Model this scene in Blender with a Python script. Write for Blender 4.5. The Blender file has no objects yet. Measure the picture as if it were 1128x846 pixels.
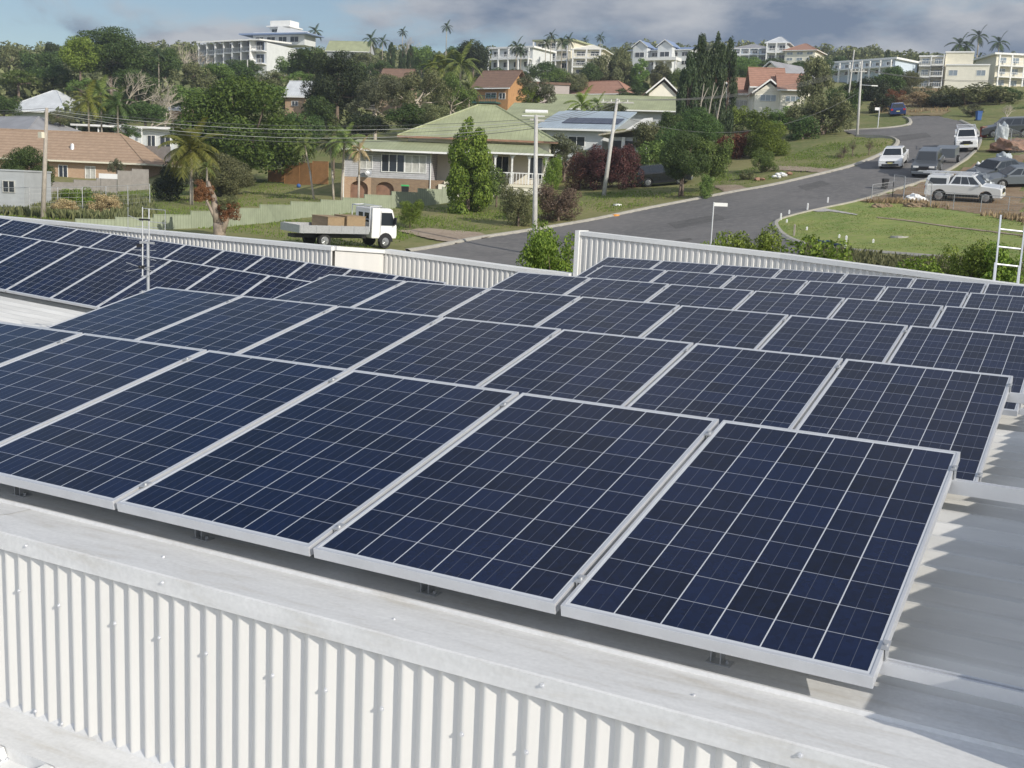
import bpy, bmesh, math, random
import numpy as np
from mathutils import Vector, Matrix
R = math.radians
SC = bpy.context.scene
COL = SC.collection
random.seed(7); rng = np.random.default_rng(7)

# ---------------------------------------------------------------- camera, sky, sun
F = 1237.95                                   # focal length in pixels of a 1128 px wide frame
B = np.array([[0.8781, 0.4766, 0.0432], [0.1164, -0.1251, -0.9853], [-0.4642, 0.8702, -0.1653]])
CAMZ = 4.2
cam = bpy.data.cameras.new('camera'); camo = bpy.data.objects.new('camera', cam); COL.objects.link(camo)
_u, _s, _v = np.linalg.svd(B); B = _u @ _v
camo.matrix_world = Matrix(((B[0][0], -B[1][0], -B[2][0], 0), (B[0][1], -B[1][1], -B[2][1], 0), (B[0][2], -B[1][2], -B[2][2], CAMZ), (0, 0, 0, 1)))
cam.sensor_fit = 'HORIZONTAL'; cam.sensor_width = 36; cam.lens = F / 1128 * 36
cam.clip_start = .05; cam.clip_end = 6000
SC.camera = camo

SUN_AZ, SUN_EL = -17.0, 27.0                  # azimuth measured from +X
sdir = Vector((math.cos(R(SUN_AZ)) * math.cos(R(SUN_EL)), math.sin(R(SUN_AZ)) * math.cos(R(SUN_EL)), math.sin(R(SUN_EL))))
sl = bpy.data.lights.new('sun', 'SUN'); so = bpy.data.objects.new('sun', sl); COL.objects.link(so)
sl.energy = 4.6; sl.angle = R(.4); sl.color = (1, .935, .83)
so.rotation_euler = sdir.to_track_quat('Z', 'Y').to_euler()
W = bpy.data.worlds.new('World'); SC.world = W; W.use_nodes = True
nt = W.node_tree; nt.nodes.clear()
def N(nt, t, **k):
    n = nt.nodes.new(t)
    for a, b in k.items():
        if a == 'inp':
            for i, v in b.items():
                n.inputs[i].default_value = v
        else: setattr(n, a, b)
    return n
sky = N(nt, 'ShaderNodeTexSky', sky_type='NISHITA', sun_disc=False, sun_elevation=R(SUN_EL), sun_rotation=R(90 - SUN_AZ), air_density=1.0, dust_density=.6, ozone_density=1.6)
bgs = N(nt, 'ShaderNodeBackground', inp={1: .095}); nt.links.new(sky.outputs[0], bgs.inputs[0])
tc = N(nt, 'ShaderNodeTexCoord'); mp = N(nt, 'ShaderNodeMapping', inp={3: (1.0, 1.0, 2.6)})
mp.inputs[1].default_value = (0.35, 0.1, 0.2)
nt.links.new(tc.outputs['Generated'], mp.inputs[0])
n1 = N(nt, 'ShaderNodeTexNoise', inp={'Scale': 4.4, 'Detail': 9, 'Roughness': .56, 'Distortion': .3}); nt.links.new(mp.outputs[0], n1.inputs['Vector'])
n2 = N(nt, 'ShaderNodeTexNoise', inp={'Scale': 7.5, 'Detail': 8, 'Roughness': .55}); nt.links.new(mp.outputs[0], n2.inputs['Vector'])
# cloud bank: thick to the right (+X side of the view), thin towards the left
sep = N(nt, 'ShaderNodeSeparateXYZ'); nt.links.new(tc.outputs['Generated'], sep.inputs[0])
bank = N(nt, 'ShaderNodeMapRange', inp={1: -.75, 2: -.30, 3: -.015, 4: .10}); nt.links.new(sep.outputs[0], bank.inputs[0])
ad = N(nt, 'ShaderNodeMath', operation='ADD'); nt.links.new(n1.outputs[0], ad.inputs[0]); nt.links.new(bank.outputs[0], ad.inputs[1])
cm = N(nt, 'ShaderNodeMapRange', inp={1: .47, 2: .60, 3: 0, 4: .92}); cm.interpolation_type = 'SMOOTHSTEP'; nt.links.new(ad.outputs[0], cm.inputs[0])
cr = N(nt, 'ShaderNodeValToRGB'); nt.links.new(n2.outputs[0], cr.inputs[0])
cr.color_ramp.elements[0].position = .40; cr.color_ramp.elements[0].color = (.16, .21, .31, 1)
cr.color_ramp.elements[1].position = .62; cr.color_ramp.elements[1].color = (.54, .55, .58, 1)
bgc = N(nt, 'ShaderNodeBackground'); nt.links.new(cr.outputs[0], bgc.inputs[0])
bb = N(nt, 'ShaderNodeMapRange', inp={1: .25, 2: -.5, 3: 1.0, 4: 2.5}); nt.links.new(sep.outputs[1], bb.inputs[0]); nt.links.new(bb.outputs[0], bgc.inputs[1])  # clouds behind the camera made brighter, added as fill for shaded surfaces
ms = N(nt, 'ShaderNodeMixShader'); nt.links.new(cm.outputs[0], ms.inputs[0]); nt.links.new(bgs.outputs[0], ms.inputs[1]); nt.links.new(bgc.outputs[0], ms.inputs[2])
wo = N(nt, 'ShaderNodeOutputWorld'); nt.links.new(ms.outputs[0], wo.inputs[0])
SC.view_settings.view_transform = 'Standard'; SC.view_settings.look = 'None'
SC.view_settings.gamma = 1; SC.view_settings.exposure = 0; SC.view_settings.use_curve_mapping = False

# ---------------------------------------------------------------- where things stand
def ray(x, y): return B.T @ np.array([(x - 564) / F, (y - 423) / F, 1.])
def atd(x, y, d): return ray(x, y) * d + np.array([0, 0, CAMZ])
CP = [(590,290,66),(400,276,60),(455,276,64),(250,262,62),(520,262,72),(640,250,78),(720,230,84),(800,211,88),(930,183,95),(985,165,106),(985,187,88),(885,272,60),(850,248,70),(930,226,74),(1000,285,52),(1120,300,46),(1060,228,76),(1063,173,95),(1128,217,80),(1110,150,105),(960,145,122),(1030,131,130),(1000,128,135),(1060,136,128),(900,150,112),(990,127,140),
(310,254,72),(500,231,85),(300,210,105),(380,218,98),(60,236,75),(0,240,78),(60,198,120),(665,215,94),(760,200,96),(50,140,170),(50,95,250),(50,70,330),(250,160,155),(250,110,220),(250,72,310),(450,150,155),(450,110,240),(450,75,350),(620,180,125),(620,120,200),(620,78,330),(800,165,122),(800,125,175),(800,90,260),(800,62,370),(1045,99,250),(1045,80,340),(940,110,170),(940,78,290)]
_P = [tuple(atd(*c)[:2]) for c in CP]; _Z = [atd(*c)[2] for c in CP]
for a, b, c in [(-30,5,-.5),(10,10,-.5),(-10,25,-.3),(-25,22,-.3),(5,30,.2),(0,-30,-2),(60,-60,-3),(-90,-40,-2),(40,40,4),(80,20,3)]:
    _P.append((a, b)); _Z.append(c)
_P = np.array(_P); _Z = np.array(_Z); _n = len(_P)
def _U(r2): return r2 * np.log(r2 + 1e-9) * .5
_Q = np.c_[np.ones(_n), _P]
_w = np.linalg.solve(np.block([[_U(((_P[:, None] - _P[None]) ** 2).sum(-1)) + np.eye(_n) * 150, _Q], [_Q.T, np.zeros((3, 3))]]), np.r_[_Z, 0, 0, 0])
def tz(x, y):
    x = np.asarray(x, float); y = np.asarray(y, float)
    r = np.hypot(x, y); k = np.minimum(1, 400 / np.maximum(r, 1)); x = x * k; y = y * k
    q = (x[..., None] - _P[:, 0]) ** 2 + (y[..., None] - _P[:, 1]) ** 2
    return np.clip(_U(q) @ _w[:_n] + _w[_n] + _w[_n + 1] * x + _w[_n + 2] * y, -6, 62)
_D = np.concatenate([np.arange(20, 200, .5), np.arange(200, 450, 2)])
def G(px, py, up=0.0):
    """ground point seen at a pixel of the photograph"""
    r = ray(px, py); pts = r[None] * _D[:, None] + np.array([0, 0, CAMZ])
    h = pts[:, 2] - tz(pts[:, 0], pts[:, 1]) - up
    i = np.argmax(h < 0) if (h < 0).any() else len(h) - 1
    if i == 0: return Vector(pts[0])
    t = h[i - 1] / (h[i - 1] - h[i]) if h[i] < 0 else 1
    return Vector(pts[i - 1] * (1 - t) + pts[i] * t)
def T(px, d, py=200):
    p = atd(px, py, d); return Vector((p[0], p[1], float(tz(p[0], p[1]))))
def A(px, py, d): return Vector(atd(px, py, d))
def depth(p): return float((B @ (np.array(p) - [0, 0, CAMZ]))[2])

# ---------------------------------------------------------------- materials
M = {}
def mat(name, col, rough=.6, metal=0, noise=None, bump=None, spec=.5, var=.12, stretch=None, coat=0):
    m = bpy.data.materials.new(name); m.use_nodes = True; t = m.node_tree; b = t.nodes['Principled BSDF']
    b.inputs['Roughness'].default_value = rough; b.inputs['Metallic'].default_value = metal
    b.inputs['Specular IOR Level'].default_value = spec; b.inputs['Coat Weight'].default_value = coat
    col = tuple(col) + (1,)
    b.inputs['Base Color'].default_value = col
    if noise:
        tc = N(t, 'ShaderNodeTexCoord'); mp = N(t, 'ShaderNodeMapping'); t.links.new(tc.outputs['Object'], mp.inputs[0])
        if stretch: mp.inputs[3].default_value = stretch
        n = N(t, 'ShaderNodeTexNoise', inp={'Scale': noise, 'Detail': 6, 'Roughness': .62}); t.links.new(mp.outputs[0], n.inputs['Vector'])
        r = N(t, 'ShaderNodeValToRGB'); r.color_ramp.elements[0].position = .3; r.color_ramp.elements[1].position = .7
        r.color_ramp.elements[0].color = tuple(c * (1 - var) for c in col[:3]) + (1,)
        r.color_ramp.elements[1].color = tuple(min(1, c * (1 + var)) for c in col[:3]) + (1,)
        t.links.new(n.outputs[0], r.inputs[0]); t.links.new(r.outputs[0], b.inputs['Base Color'])
        if bump:
            bp = N(t, 'ShaderNodeBump', inp={0: bump, 1: .02}); t.links.new(n.outputs[0], bp.inputs['Height']); t.links.new(bp.outputs[0], b.inputs['Normal'])
    M[name] = m; return m
def two(name, c1, c2, scale, rough=.9, detail=8, bump=.3, scale2=None, c3=None, p=(.4, .62)):
    """patchy ground: two colours by coarse noise, a third speckled in by fine noise"""
    m = bpy.data.materials.new(name); m.use_nodes = True; t = m.node_tree; b = t.nodes['Principled BSDF']
    b.inputs['Roughness'].default_value = rough; b.inputs['Specular IOR Level'].default_value = .2
    tc = N(t, 'ShaderNodeTexCoord')
    n = N(t, 'ShaderNodeTexNoise', inp={'Scale': scale, 'Detail': detail, 'Roughness': .65}); t.links.new(tc.outputs['Object'], n.inputs['Vector'])
    r = N(t, 'ShaderNodeValToRGB'); r.color_ramp.elements[0].position = p[0]; r.color_ramp.elements[1].position = p[1]
    r.color_ramp.elements[0].color = c1 + (1,); r.color_ramp.elements[1].color = c2 + (1,)
    t.links.new(n.outputs[0], r.inputs[0]); out = r.outputs[0]
    if scale2:
        n2 = N(t, 'ShaderNodeTexNoise', inp={'Scale': scale2, 'Detail': 5, 'Roughness': .7}); t.links.new(tc.outputs['Object'], n2.inputs['Vector'])
        r2 = N(t, 'ShaderNodeMapRange', inp={1: .45, 2: .72}); t.links.new(n2.outputs[0], r2.inputs[0])
        mx = N(t, 'ShaderNodeMix', data_type='RGBA'); t.links.new(r2.outputs[0], mx.inputs[0]); t.links.new(out, mx.inputs[6]); mx.inputs[7].default_value = c3 + (1,)
        out = mx.outputs[2]
    t.links.new(out, b.inputs['Base Color'])
    if bump:
        bp = N(t, 'ShaderNodeBump', inp={0: bump, 1: .05}); t.links.new(n.outputs[0], bp.inputs['Height']); t.links.new(bp.outputs[0], b.inputs['Normal'])
    M[name] = m; return m
def bands(name, c1, c2, scale, axis='Z', rough=.7, width=.12, noise=3, metal=0, spec=.4):
    """boards, roof sheeting or tile courses: thin darker joints every 1/scale metres along one axis"""
    m = bpy.data.materials.new(name); m.use_nodes = True; t = m.node_tree; b = t.nodes['Principled BSDF']
    b.inputs['Roughness'].default_value = rough; b.inputs['Metallic'].default_value = metal; b.inputs['Specular IOR Level'].default_value = spec
    tc = N(t, 'ShaderNodeTexCoord'); s = N(t, 'ShaderNodeSeparateXYZ'); t.links.new(tc.outputs['Object'], s.inputs[0])
    mu = N(t, 'ShaderNodeMath', operation='MULTIPLY', inp={1: scale}); t.links.new(s.outputs['XYZ'.index(axis)], mu.inputs[0])
    fr = N(t, 'ShaderNodeMath', operation='FRACT'); t.links.new(mu.outputs[0], fr.inputs[0])
    lt = N(t, 'ShaderNodeMath', operation='LESS_THAN', inp={1: width}); t.links.new(fr.outputs[0], lt.inputs[0])
    n = N(t, 'ShaderNodeTexNoise', inp={'Scale': noise, 'Detail': 6, 'Roughness': .65}); t.links.new(tc.outputs['Object'], n.inputs['Vector'])
    r = N(t, 'ShaderNodeValToRGB'); r.color_ramp.elements[0].position = .3; r.color_ramp.elements[1].position = .72
    r.color_ramp.elements[0].color = tuple(c * .78 for c in c1) + (1,); r.color_ramp.elements[1].color = tuple(min(1, c * 1.15) for c in c1) + (1,)
    t.links.new(n.outputs[0], r.inputs[0])
    mx = N(t, 'ShaderNodeMix', data_type='RGBA'); t.links.new(lt.outputs[0], mx.inputs[0]); t.links.new(r.outputs[0], mx.inputs[6]); mx.inputs[7].default_value = c2 + (1,)
    t.links.new(mx.outputs[2], b.inputs['Base Color'])
    bp = N(t, 'ShaderNodeBump', inp={0: .6, 1: .02}); t.links.new(fr.outputs[0], bp.inputs['Height']); t.links.new(bp.outputs[0], b.inputs['Normal'])
    M[name] = m; return m
def brick(name, c1, c2, mortar, scale=1.0):
    m = bpy.data.materials.new(name); m.use_nodes = True; t = m.node_tree; b = t.nodes['Principled BSDF']; b.inputs['Roughness'].default_value = .9
    tc = N(t, 'ShaderNodeTexCoord'); s = N(t, 'ShaderNodeSeparateXYZ'); t.links.new(tc.outputs['Object'], s.inputs[0])
    a = N(t, 'ShaderNodeMath', operation='ADD'); t.links.new(s.outputs[0], a.inputs[0]); t.links.new(s.outputs[1], a.inputs[1])
    c = N(t, 'ShaderNodeCombineXYZ'); t.links.new(a.outputs[0], c.inputs[0]); t.links.new(s.outputs[2], c.inputs[1])
    k = N(t, 'ShaderNodeTexBrick', inp={'Color1': c1 + (1,), 'Color2': c2 + (1,), 'Mortar': mortar + (1,), 'Scale': scale, 'Mortar Size': .012, 'Brick Width': .24, 'Row Height': .086, 'Bias': -.1})
    t.links.new(c.outputs[0], k.inputs[0]); t.links.new(k.outputs[0], b.inputs['Base Color']); M[name] = m; return m
def leafmat(name, dark, light, tr=.25):
    m = bpy.data.materials.new(name); m.use_nodes = True; t = m.node_tree; t.nodes.clear()
    g = N(t, 'ShaderNodeNewGeometry'); oi = N(t, 'ShaderNodeObjectInfo'); r = N(t, 'ShaderNodeValToRGB')
    r.color_ramp.elements[0].color = dark + (1,); r.color_ramp.elements[1].color = light + (1,); r.color_ramp.elements[1].position = .9
    t.links.new(g.outputs['Random Per Island'], r.inputs[0])
    hs = N(t, 'ShaderNodeHueSaturation'); mr = N(t, 'ShaderNodeMapRange', inp={3: .8, 4: 1.25}); t.links.new(oi.outputs['Random'], mr.inputs[0])
    mh = N(t, 'ShaderNodeMapRange', inp={3: .485, 4: .51}); t.links.new(oi.outputs['Random'], mh.inputs[0]); t.links.new(mh.outputs[0], hs.inputs['Hue'])
    t.links.new(mr.outputs[0], hs.inputs['Value']); t.links.new(r.outputs[0], hs.inputs['Color'])
    d = N(t, 'ShaderNodeBsdfPrincipled', inp={'Roughness': .55, 'Specular IOR Level': .25}); x = N(t, 'ShaderNodeBsdfTranslucent'); mx = N(t, 'ShaderNodeMixShader', inp={0: tr}); o = N(t, 'ShaderNodeOutputMaterial')
    t.links.new(hs.outputs[0], d.inputs['Base Color']); t.links.new(hs.outputs[0], x.inputs[0]); t.links.new(d.outputs[0], mx.inputs[1]); t.links.new(x.outputs[0], mx.inputs[2]); t.links.new(mx.outputs[0], o.inputs[0])
    M[name] = m; return m

# ---------------------------------------------------------------- mesh building
class MB:
    def __init__(s): s.v = []; s.f = []
    def add(s, vs, fs, mtx=None):
        o = len(s.v)
        s.v += [tuple(mtx @ Vector(v)) if mtx else tuple(v) for v in vs]; s.f += [tuple(i + o for i in f) for f in fs]; return s
    def box(s, x0, x1, y0, y1, z0, z1, m=None):
        return s.add([(x0,y0,z0),(x1,y0,z0),(x1,y1,z0),(x0,y1,z0),(x0,y0,z1),(x1,y0,z1),(x1,y1,z1),(x0,y1,z1)], [(0,3,2,1),(4,5,6,7),(0,1,5,4),(1,2,6,5),(2,3,7,6),(3,0,4,7)], m)
    def tube(s, p0, p1, r0, r1=None, n=8):
        r1 = r0 if r1 is None else r1; p0 = Vector(p0); p1 = Vector(p1); q = (p1 - p0).to_track_quat('Z', 'Y')
        vs = [p + q @ Vector((r * math.cos(2 * math.pi * i / n), r * math.sin(2 * math.pi * i / n), 0)) for p, r in ((p0, r0), (p1, r1)) for i in range(n)]
        return s.add(vs, [(i, (i + 1) % n, n + (i + 1) % n, n + i) for i in range(n)] + [tuple(range(n - 1, -1, -1)), tuple(range(n, 2 * n))])
    def bar(s, p0, p1, w, h):
        p0 = Vector(p0); p1 = Vector(p1); q = (p1 - p0).to_track_quat('Z', 'Y')
        vs = [p + q @ Vector((a, b, 0)) for p in (p0, p1) for a, b in ((-w/2,-h/2),(w/2,-h/2),(w/2,h/2),(-w/2,h/2))]
        return s.add(vs, [(0,1,5,4),(1,2,6,5),(2,3,7,6),(3,0,4,7),(3,2,1,0),(4,5,6,7)])
    def prism(s, prof, a0, a1, ax='y', m=None, taper=None):
        """closed profile extruded along one axis; prof points are the two other coordinates in order"""
        n = len(prof); vs = []
        for k, a in enumerate((a0, a1)):
            for i, (p, q) in enumerate(prof): vs.append({'x': (a, p, q), 'y': (p, a, q), 'z': (p, q, a)}[ax])
        return s.add(vs, [(i, (i + 1) % n, n + (i + 1) % n, n + i) for i in range(n)] + [tuple(range(n - 1, -1, -1)), tuple(range(n, 2 * n))], m)
    def quad(s, a, b, c, d): return s.add([a, b, c, d], [(0, 1, 2, 3)])
    def sheet(s, prof, a0, a1, fn):
        """open profile swept between a0 and a1; fn(a, p, q) gives the point"""
        n = len(prof); vs = [fn(a, p, q) for a in (a0, a1) for p, q in prof]
        return s.add(vs, [(i, i + 1, n + i + 1, n + i) for i in range(n - 1)])
    def obj(s, name, material=None, parent=None, smooth=False, bevel=0, **k):
        me = bpy.data.meshes.new(name); me.from_pydata(s.v, [], s.f); me.update()
        if bevel or True:
            b = bmesh.new(); b.from_mesh(me); bmesh.ops.recalc_face_normals(b, faces=b.faces)
            if bevel: bmesh.ops.bevel(b, geom=[e for e in b.edges if len(e.link_faces) == 2 and e.calc_face_angle(0) > .5], offset=bevel, segments=2, affect='EDGES', profile=.6)
            b.to_mesh(me); b.free()
        if material: me.materials.append(M[material])
        if smooth:
            for p in me.polygons: p.use_smooth = True
        o = bpy.data.objects.new(name, me); COL.objects.link(o)
        if parent: o.parent = parent
        for a, v in k.items(): o[a] = v
        return o
def thing(name, label, cat, loc=(0, 0, 0), rz=0, group=None):
    o = bpy.data.objects.new(name, None); COL.objects.link(o); o.empty_display_size = .3
    o.location = loc; o.rotation_euler = (0, 0, rz); o['label'] = label; o['category'] = cat
    if group: o['group'] = group
    return o
def tag(o, label, cat, group=None):
    o['label'] = label; o['category'] = cat
    if group: o['group'] = group
    return o
def copy_tree(o, parent=None):
    c = o.copy(); COL.objects.link(c)
    if parent: c.parent = parent
    for ch in [x for x in KIDS.get(o.name, [])]: copy_tree(ch, c)
    return c
KIDS = {}
def index_kids(root):
    for o in COL.objects:
        if o.parent: KIDS.setdefault(o.parent.name, [])
        if o.parent and o not in KIDS[o.parent.name]: KIDS[o.parent.name].append(o)

# ---- colours of things
mat('white_steel', (.74, .74, .72), .42, noise=2.2, var=.05, bump=.02, spec=.4)
mat('wall_steel', (.66, .65, .62), .5, noise=1.5, var=.04, spec=.3, stretch=(4, 4, .6))
mat('roof_steel', (.62, .615, .59), .45, noise=2.0, var=.17, stretch=(.35, 3, 3), spec=.4)
mat('alu', (.70, .71, .73), .42, .55, noise=8, var=.06)
mat('alu_dull', (.50, .51, .52), .45, .6, noise=12, var=.12)
mat('zinc', (.42, .43, .44), .5, .5, noise=9, var=.18)
mat('rubber', (.03, .03, .03), .8); mat('red_pad', (.35, .06, .03), .7); mat('black', (.015, .015, .017), .5)
mat('timber_pole', (.36, .32, .27), .9, noise=4, var=.3, stretch=(6, 6, .5), bump=.4)
mat('timber_pole_grey', (.46, .45, .42), .9, noise=4, var=.25, stretch=(6, 6, .5), bump=.4)
mat('wire', (.14, .14, .14), .6); mat('pale_wire', (.55, .55, .53), .6)
mat('bark', (.17, .13, .10), .95, noise=5, var=.35, bump=.5); mat('pale_bark', (.42, .37, .30), .9, noise=3, var=.25, bump=.4)
mat('stump_bark', (.27, .22, .17), .95, noise=2.5, var=.4, bump=.5); mat('glass_dark', (.02, .025, .03), .12, spec=.7); mat('glass_pale', (.22, .27, .31), .15, spec=.8)
mat('curtain', (.45, .45, .42), .7, noise=2, var=.3)
mat('white_paint', (.78, .78, .76), .5, noise=1.2, var=.05); mat('cream', (.70, .66, .53), .6, noise=1.2, var=.06)
mat('pale_cream', (.76, .73, .62), .6, noise=.8, var=.07); mat('grey_white', (.62, .64, .64), .6, noise=1, var=.07)  # last one: even wall white, slightly greyer than white_paint
mat('grey_wall', (.40, .42, .43), .7, noise=1, var=.1); mat('pinkgrey_wall', (.47, .41, .38), .8, noise=1, var=.08)
mat('concrete', (.42, .40, .37), .9, noise=2.5, var=.14, bump=.3); mat('kerb', (.37, .35, .30), .9, noise=3, var=.16)
mat('orange_wood', (.42, .23, .10), .8, noise=2, var=.25, stretch=(4, 4, 1)); mat('brown_rust', (.26, .15, .10), .85, noise=2, var=.3)
mat('blue_plastic', (.03, .10, .30), .6); mat('green_plastic', (.05, .42, .12), .5); mat('dark_green', (.04, .11, .09), .6); mat('orange_mark', (.7, .3, .05), .7)
mat('blue_trim', (.20, .27, .42), .6); mat('pale_blue_wall', (.50, .58, .66), .7, noise=1, var=.08)
mat('ply', (.30, .215, .125), .8, noise=2, var=.18, stretch=(8, 1, 8)); mat('white_car', (.80, .80, .79), .22, spec=.6, coat=.6)
mat('silver_car', (.74, .75, .75), .28, .1, coat=.5); mat('black_car', (.018, .02, .022), .22, coat=.7); mat('dark_car', (.07, .08, .09), .28, .2, coat=.6)
mat('blue_car', (.015, .035, .13), .25, coat=.7); mat('grey_car', (.15, .17, .19), .4, .2, coat=.3); mat('tyre', (.02, .02, .02), .85)
mat('rim', (.45, .46, .47), .35, .7); mat('lamp', (.85, .85, .82), .15, spec=.8); mat('tail', (.45, .02, .02), .25)
mat('tarp_grey', (.40, .44, .46), .6, noise=2, var=.2); mat('mesh_wire', (.45, .46, .46), .5, .4); mat('plate', (.75, .7, .3), .5)
bands('weatherboard', (.50, .50, .52), (.22, .22, .24), 5.5, 'Z', .7, .14, 2)
bands('green_roof', (.345, .37, .22), (.27, .29, .16), 3.0, 'X', .6, .12, .55)
bands('green_roof_side', (.345, .37, .22), (.27, .29, .16), 3.0, 'Y', .6, .12, .55)
bands('blue_roof', (.40, .47, .52), (.30, .36, .42), 2.6, 'X', .45, .12, .5); bands('rusty_roof', (.46, .43, .33), (.34, .27, .18), 2.4, 'X', .6, .14, .6)
bands('white_roof', (.60, .62, .63), (.45, .47, .50), 2.5, 'X', .45, .1, .5); bands('grey_roof', (.32, .32, .33), (.22, .22, .24), 2.5, 'X', .6, .12, .5)
bands('tan_tiles', (.37, .265, .185), (.27, .18, .12), 3.2, 'Z', .85, .2, 2.2); bands('red_tiles', (.38, .21, .15), (.23, .13, .09), 3.2, 'Z', .85, .2, 1.8)
bands('brown_tiles', (.22, .14, .10), (.13, .08, .06), 3.2, 'Z', .85, .2, 1.6)
bands('fence_green', (.29, .325, .23), (.20, .22, .155), 5, 'X', .6, .15, .8); bands('paling', (.30, .28, .26), (.13, .12, .11), 9, 'X', .9, .14, 1.5)
bands('orange_paling', (.46, .24, .10), (.26, .13, .05), 8, 'X', .9, .12, 1.5)
brick('tan_brick', (.48, .30, .17), (.40, .22, .12), (.45, .40, .33)); brick('brown_brick', (.20, .12, .07), (.28, .18, .10), (.30, .26, .20))
two('grass', (.115, .150, .042), (.215, .205, .085), .09, c3=(.27, .235, .12), scale2=2.2)
two('bright_lawn', (.16, .23, .055), (.26, .30, .085), .35, c3=(.31, .29, .13), scale2=3)
two('asphalt', (.135, .132, .130), (.175, .168, .163), .18, rough=.85, scale2=2.2, c3=(.21, .20, .19), bump=.1)
two('dirt', (.23, .16, .10), (.32, .24, .16), .5, scale2=4, c3=(.16, .12, .07)); two('dry_bank', (.25, .19, .10), (.13, .11, .05), .3, scale2=2, c3=(.34, .27, .15))
two('gravel_drive', (.34, .27, .20), (.26, .20, .15), .8, scale2=6, c3=(.4, .34, .27))
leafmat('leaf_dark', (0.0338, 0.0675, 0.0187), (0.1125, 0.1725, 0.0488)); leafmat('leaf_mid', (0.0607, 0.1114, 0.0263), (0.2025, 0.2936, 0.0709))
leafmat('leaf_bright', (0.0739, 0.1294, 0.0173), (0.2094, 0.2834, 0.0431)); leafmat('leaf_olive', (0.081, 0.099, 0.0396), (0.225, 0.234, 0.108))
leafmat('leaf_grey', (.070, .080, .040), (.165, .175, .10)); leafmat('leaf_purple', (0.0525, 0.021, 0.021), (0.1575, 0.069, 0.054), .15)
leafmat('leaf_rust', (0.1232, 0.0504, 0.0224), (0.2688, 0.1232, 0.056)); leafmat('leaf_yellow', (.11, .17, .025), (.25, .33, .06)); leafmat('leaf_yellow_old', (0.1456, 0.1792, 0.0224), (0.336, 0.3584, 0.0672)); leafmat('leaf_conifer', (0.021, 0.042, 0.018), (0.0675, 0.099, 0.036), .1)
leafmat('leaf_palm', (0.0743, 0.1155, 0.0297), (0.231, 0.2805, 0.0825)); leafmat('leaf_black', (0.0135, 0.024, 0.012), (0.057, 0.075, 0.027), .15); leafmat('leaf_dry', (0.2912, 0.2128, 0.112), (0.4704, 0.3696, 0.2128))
leafmat('leaf_palmy', (0.09, 0.11, 0.02), (0.22, 0.23, 0.05)); leafmat('leaf_fig', (.032, .064, .011), (.12, .175, .034)); leafmat('leaf_wine', (0.105, 0.075, 0.0525), (0.24, 0.18, 0.12))

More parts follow.
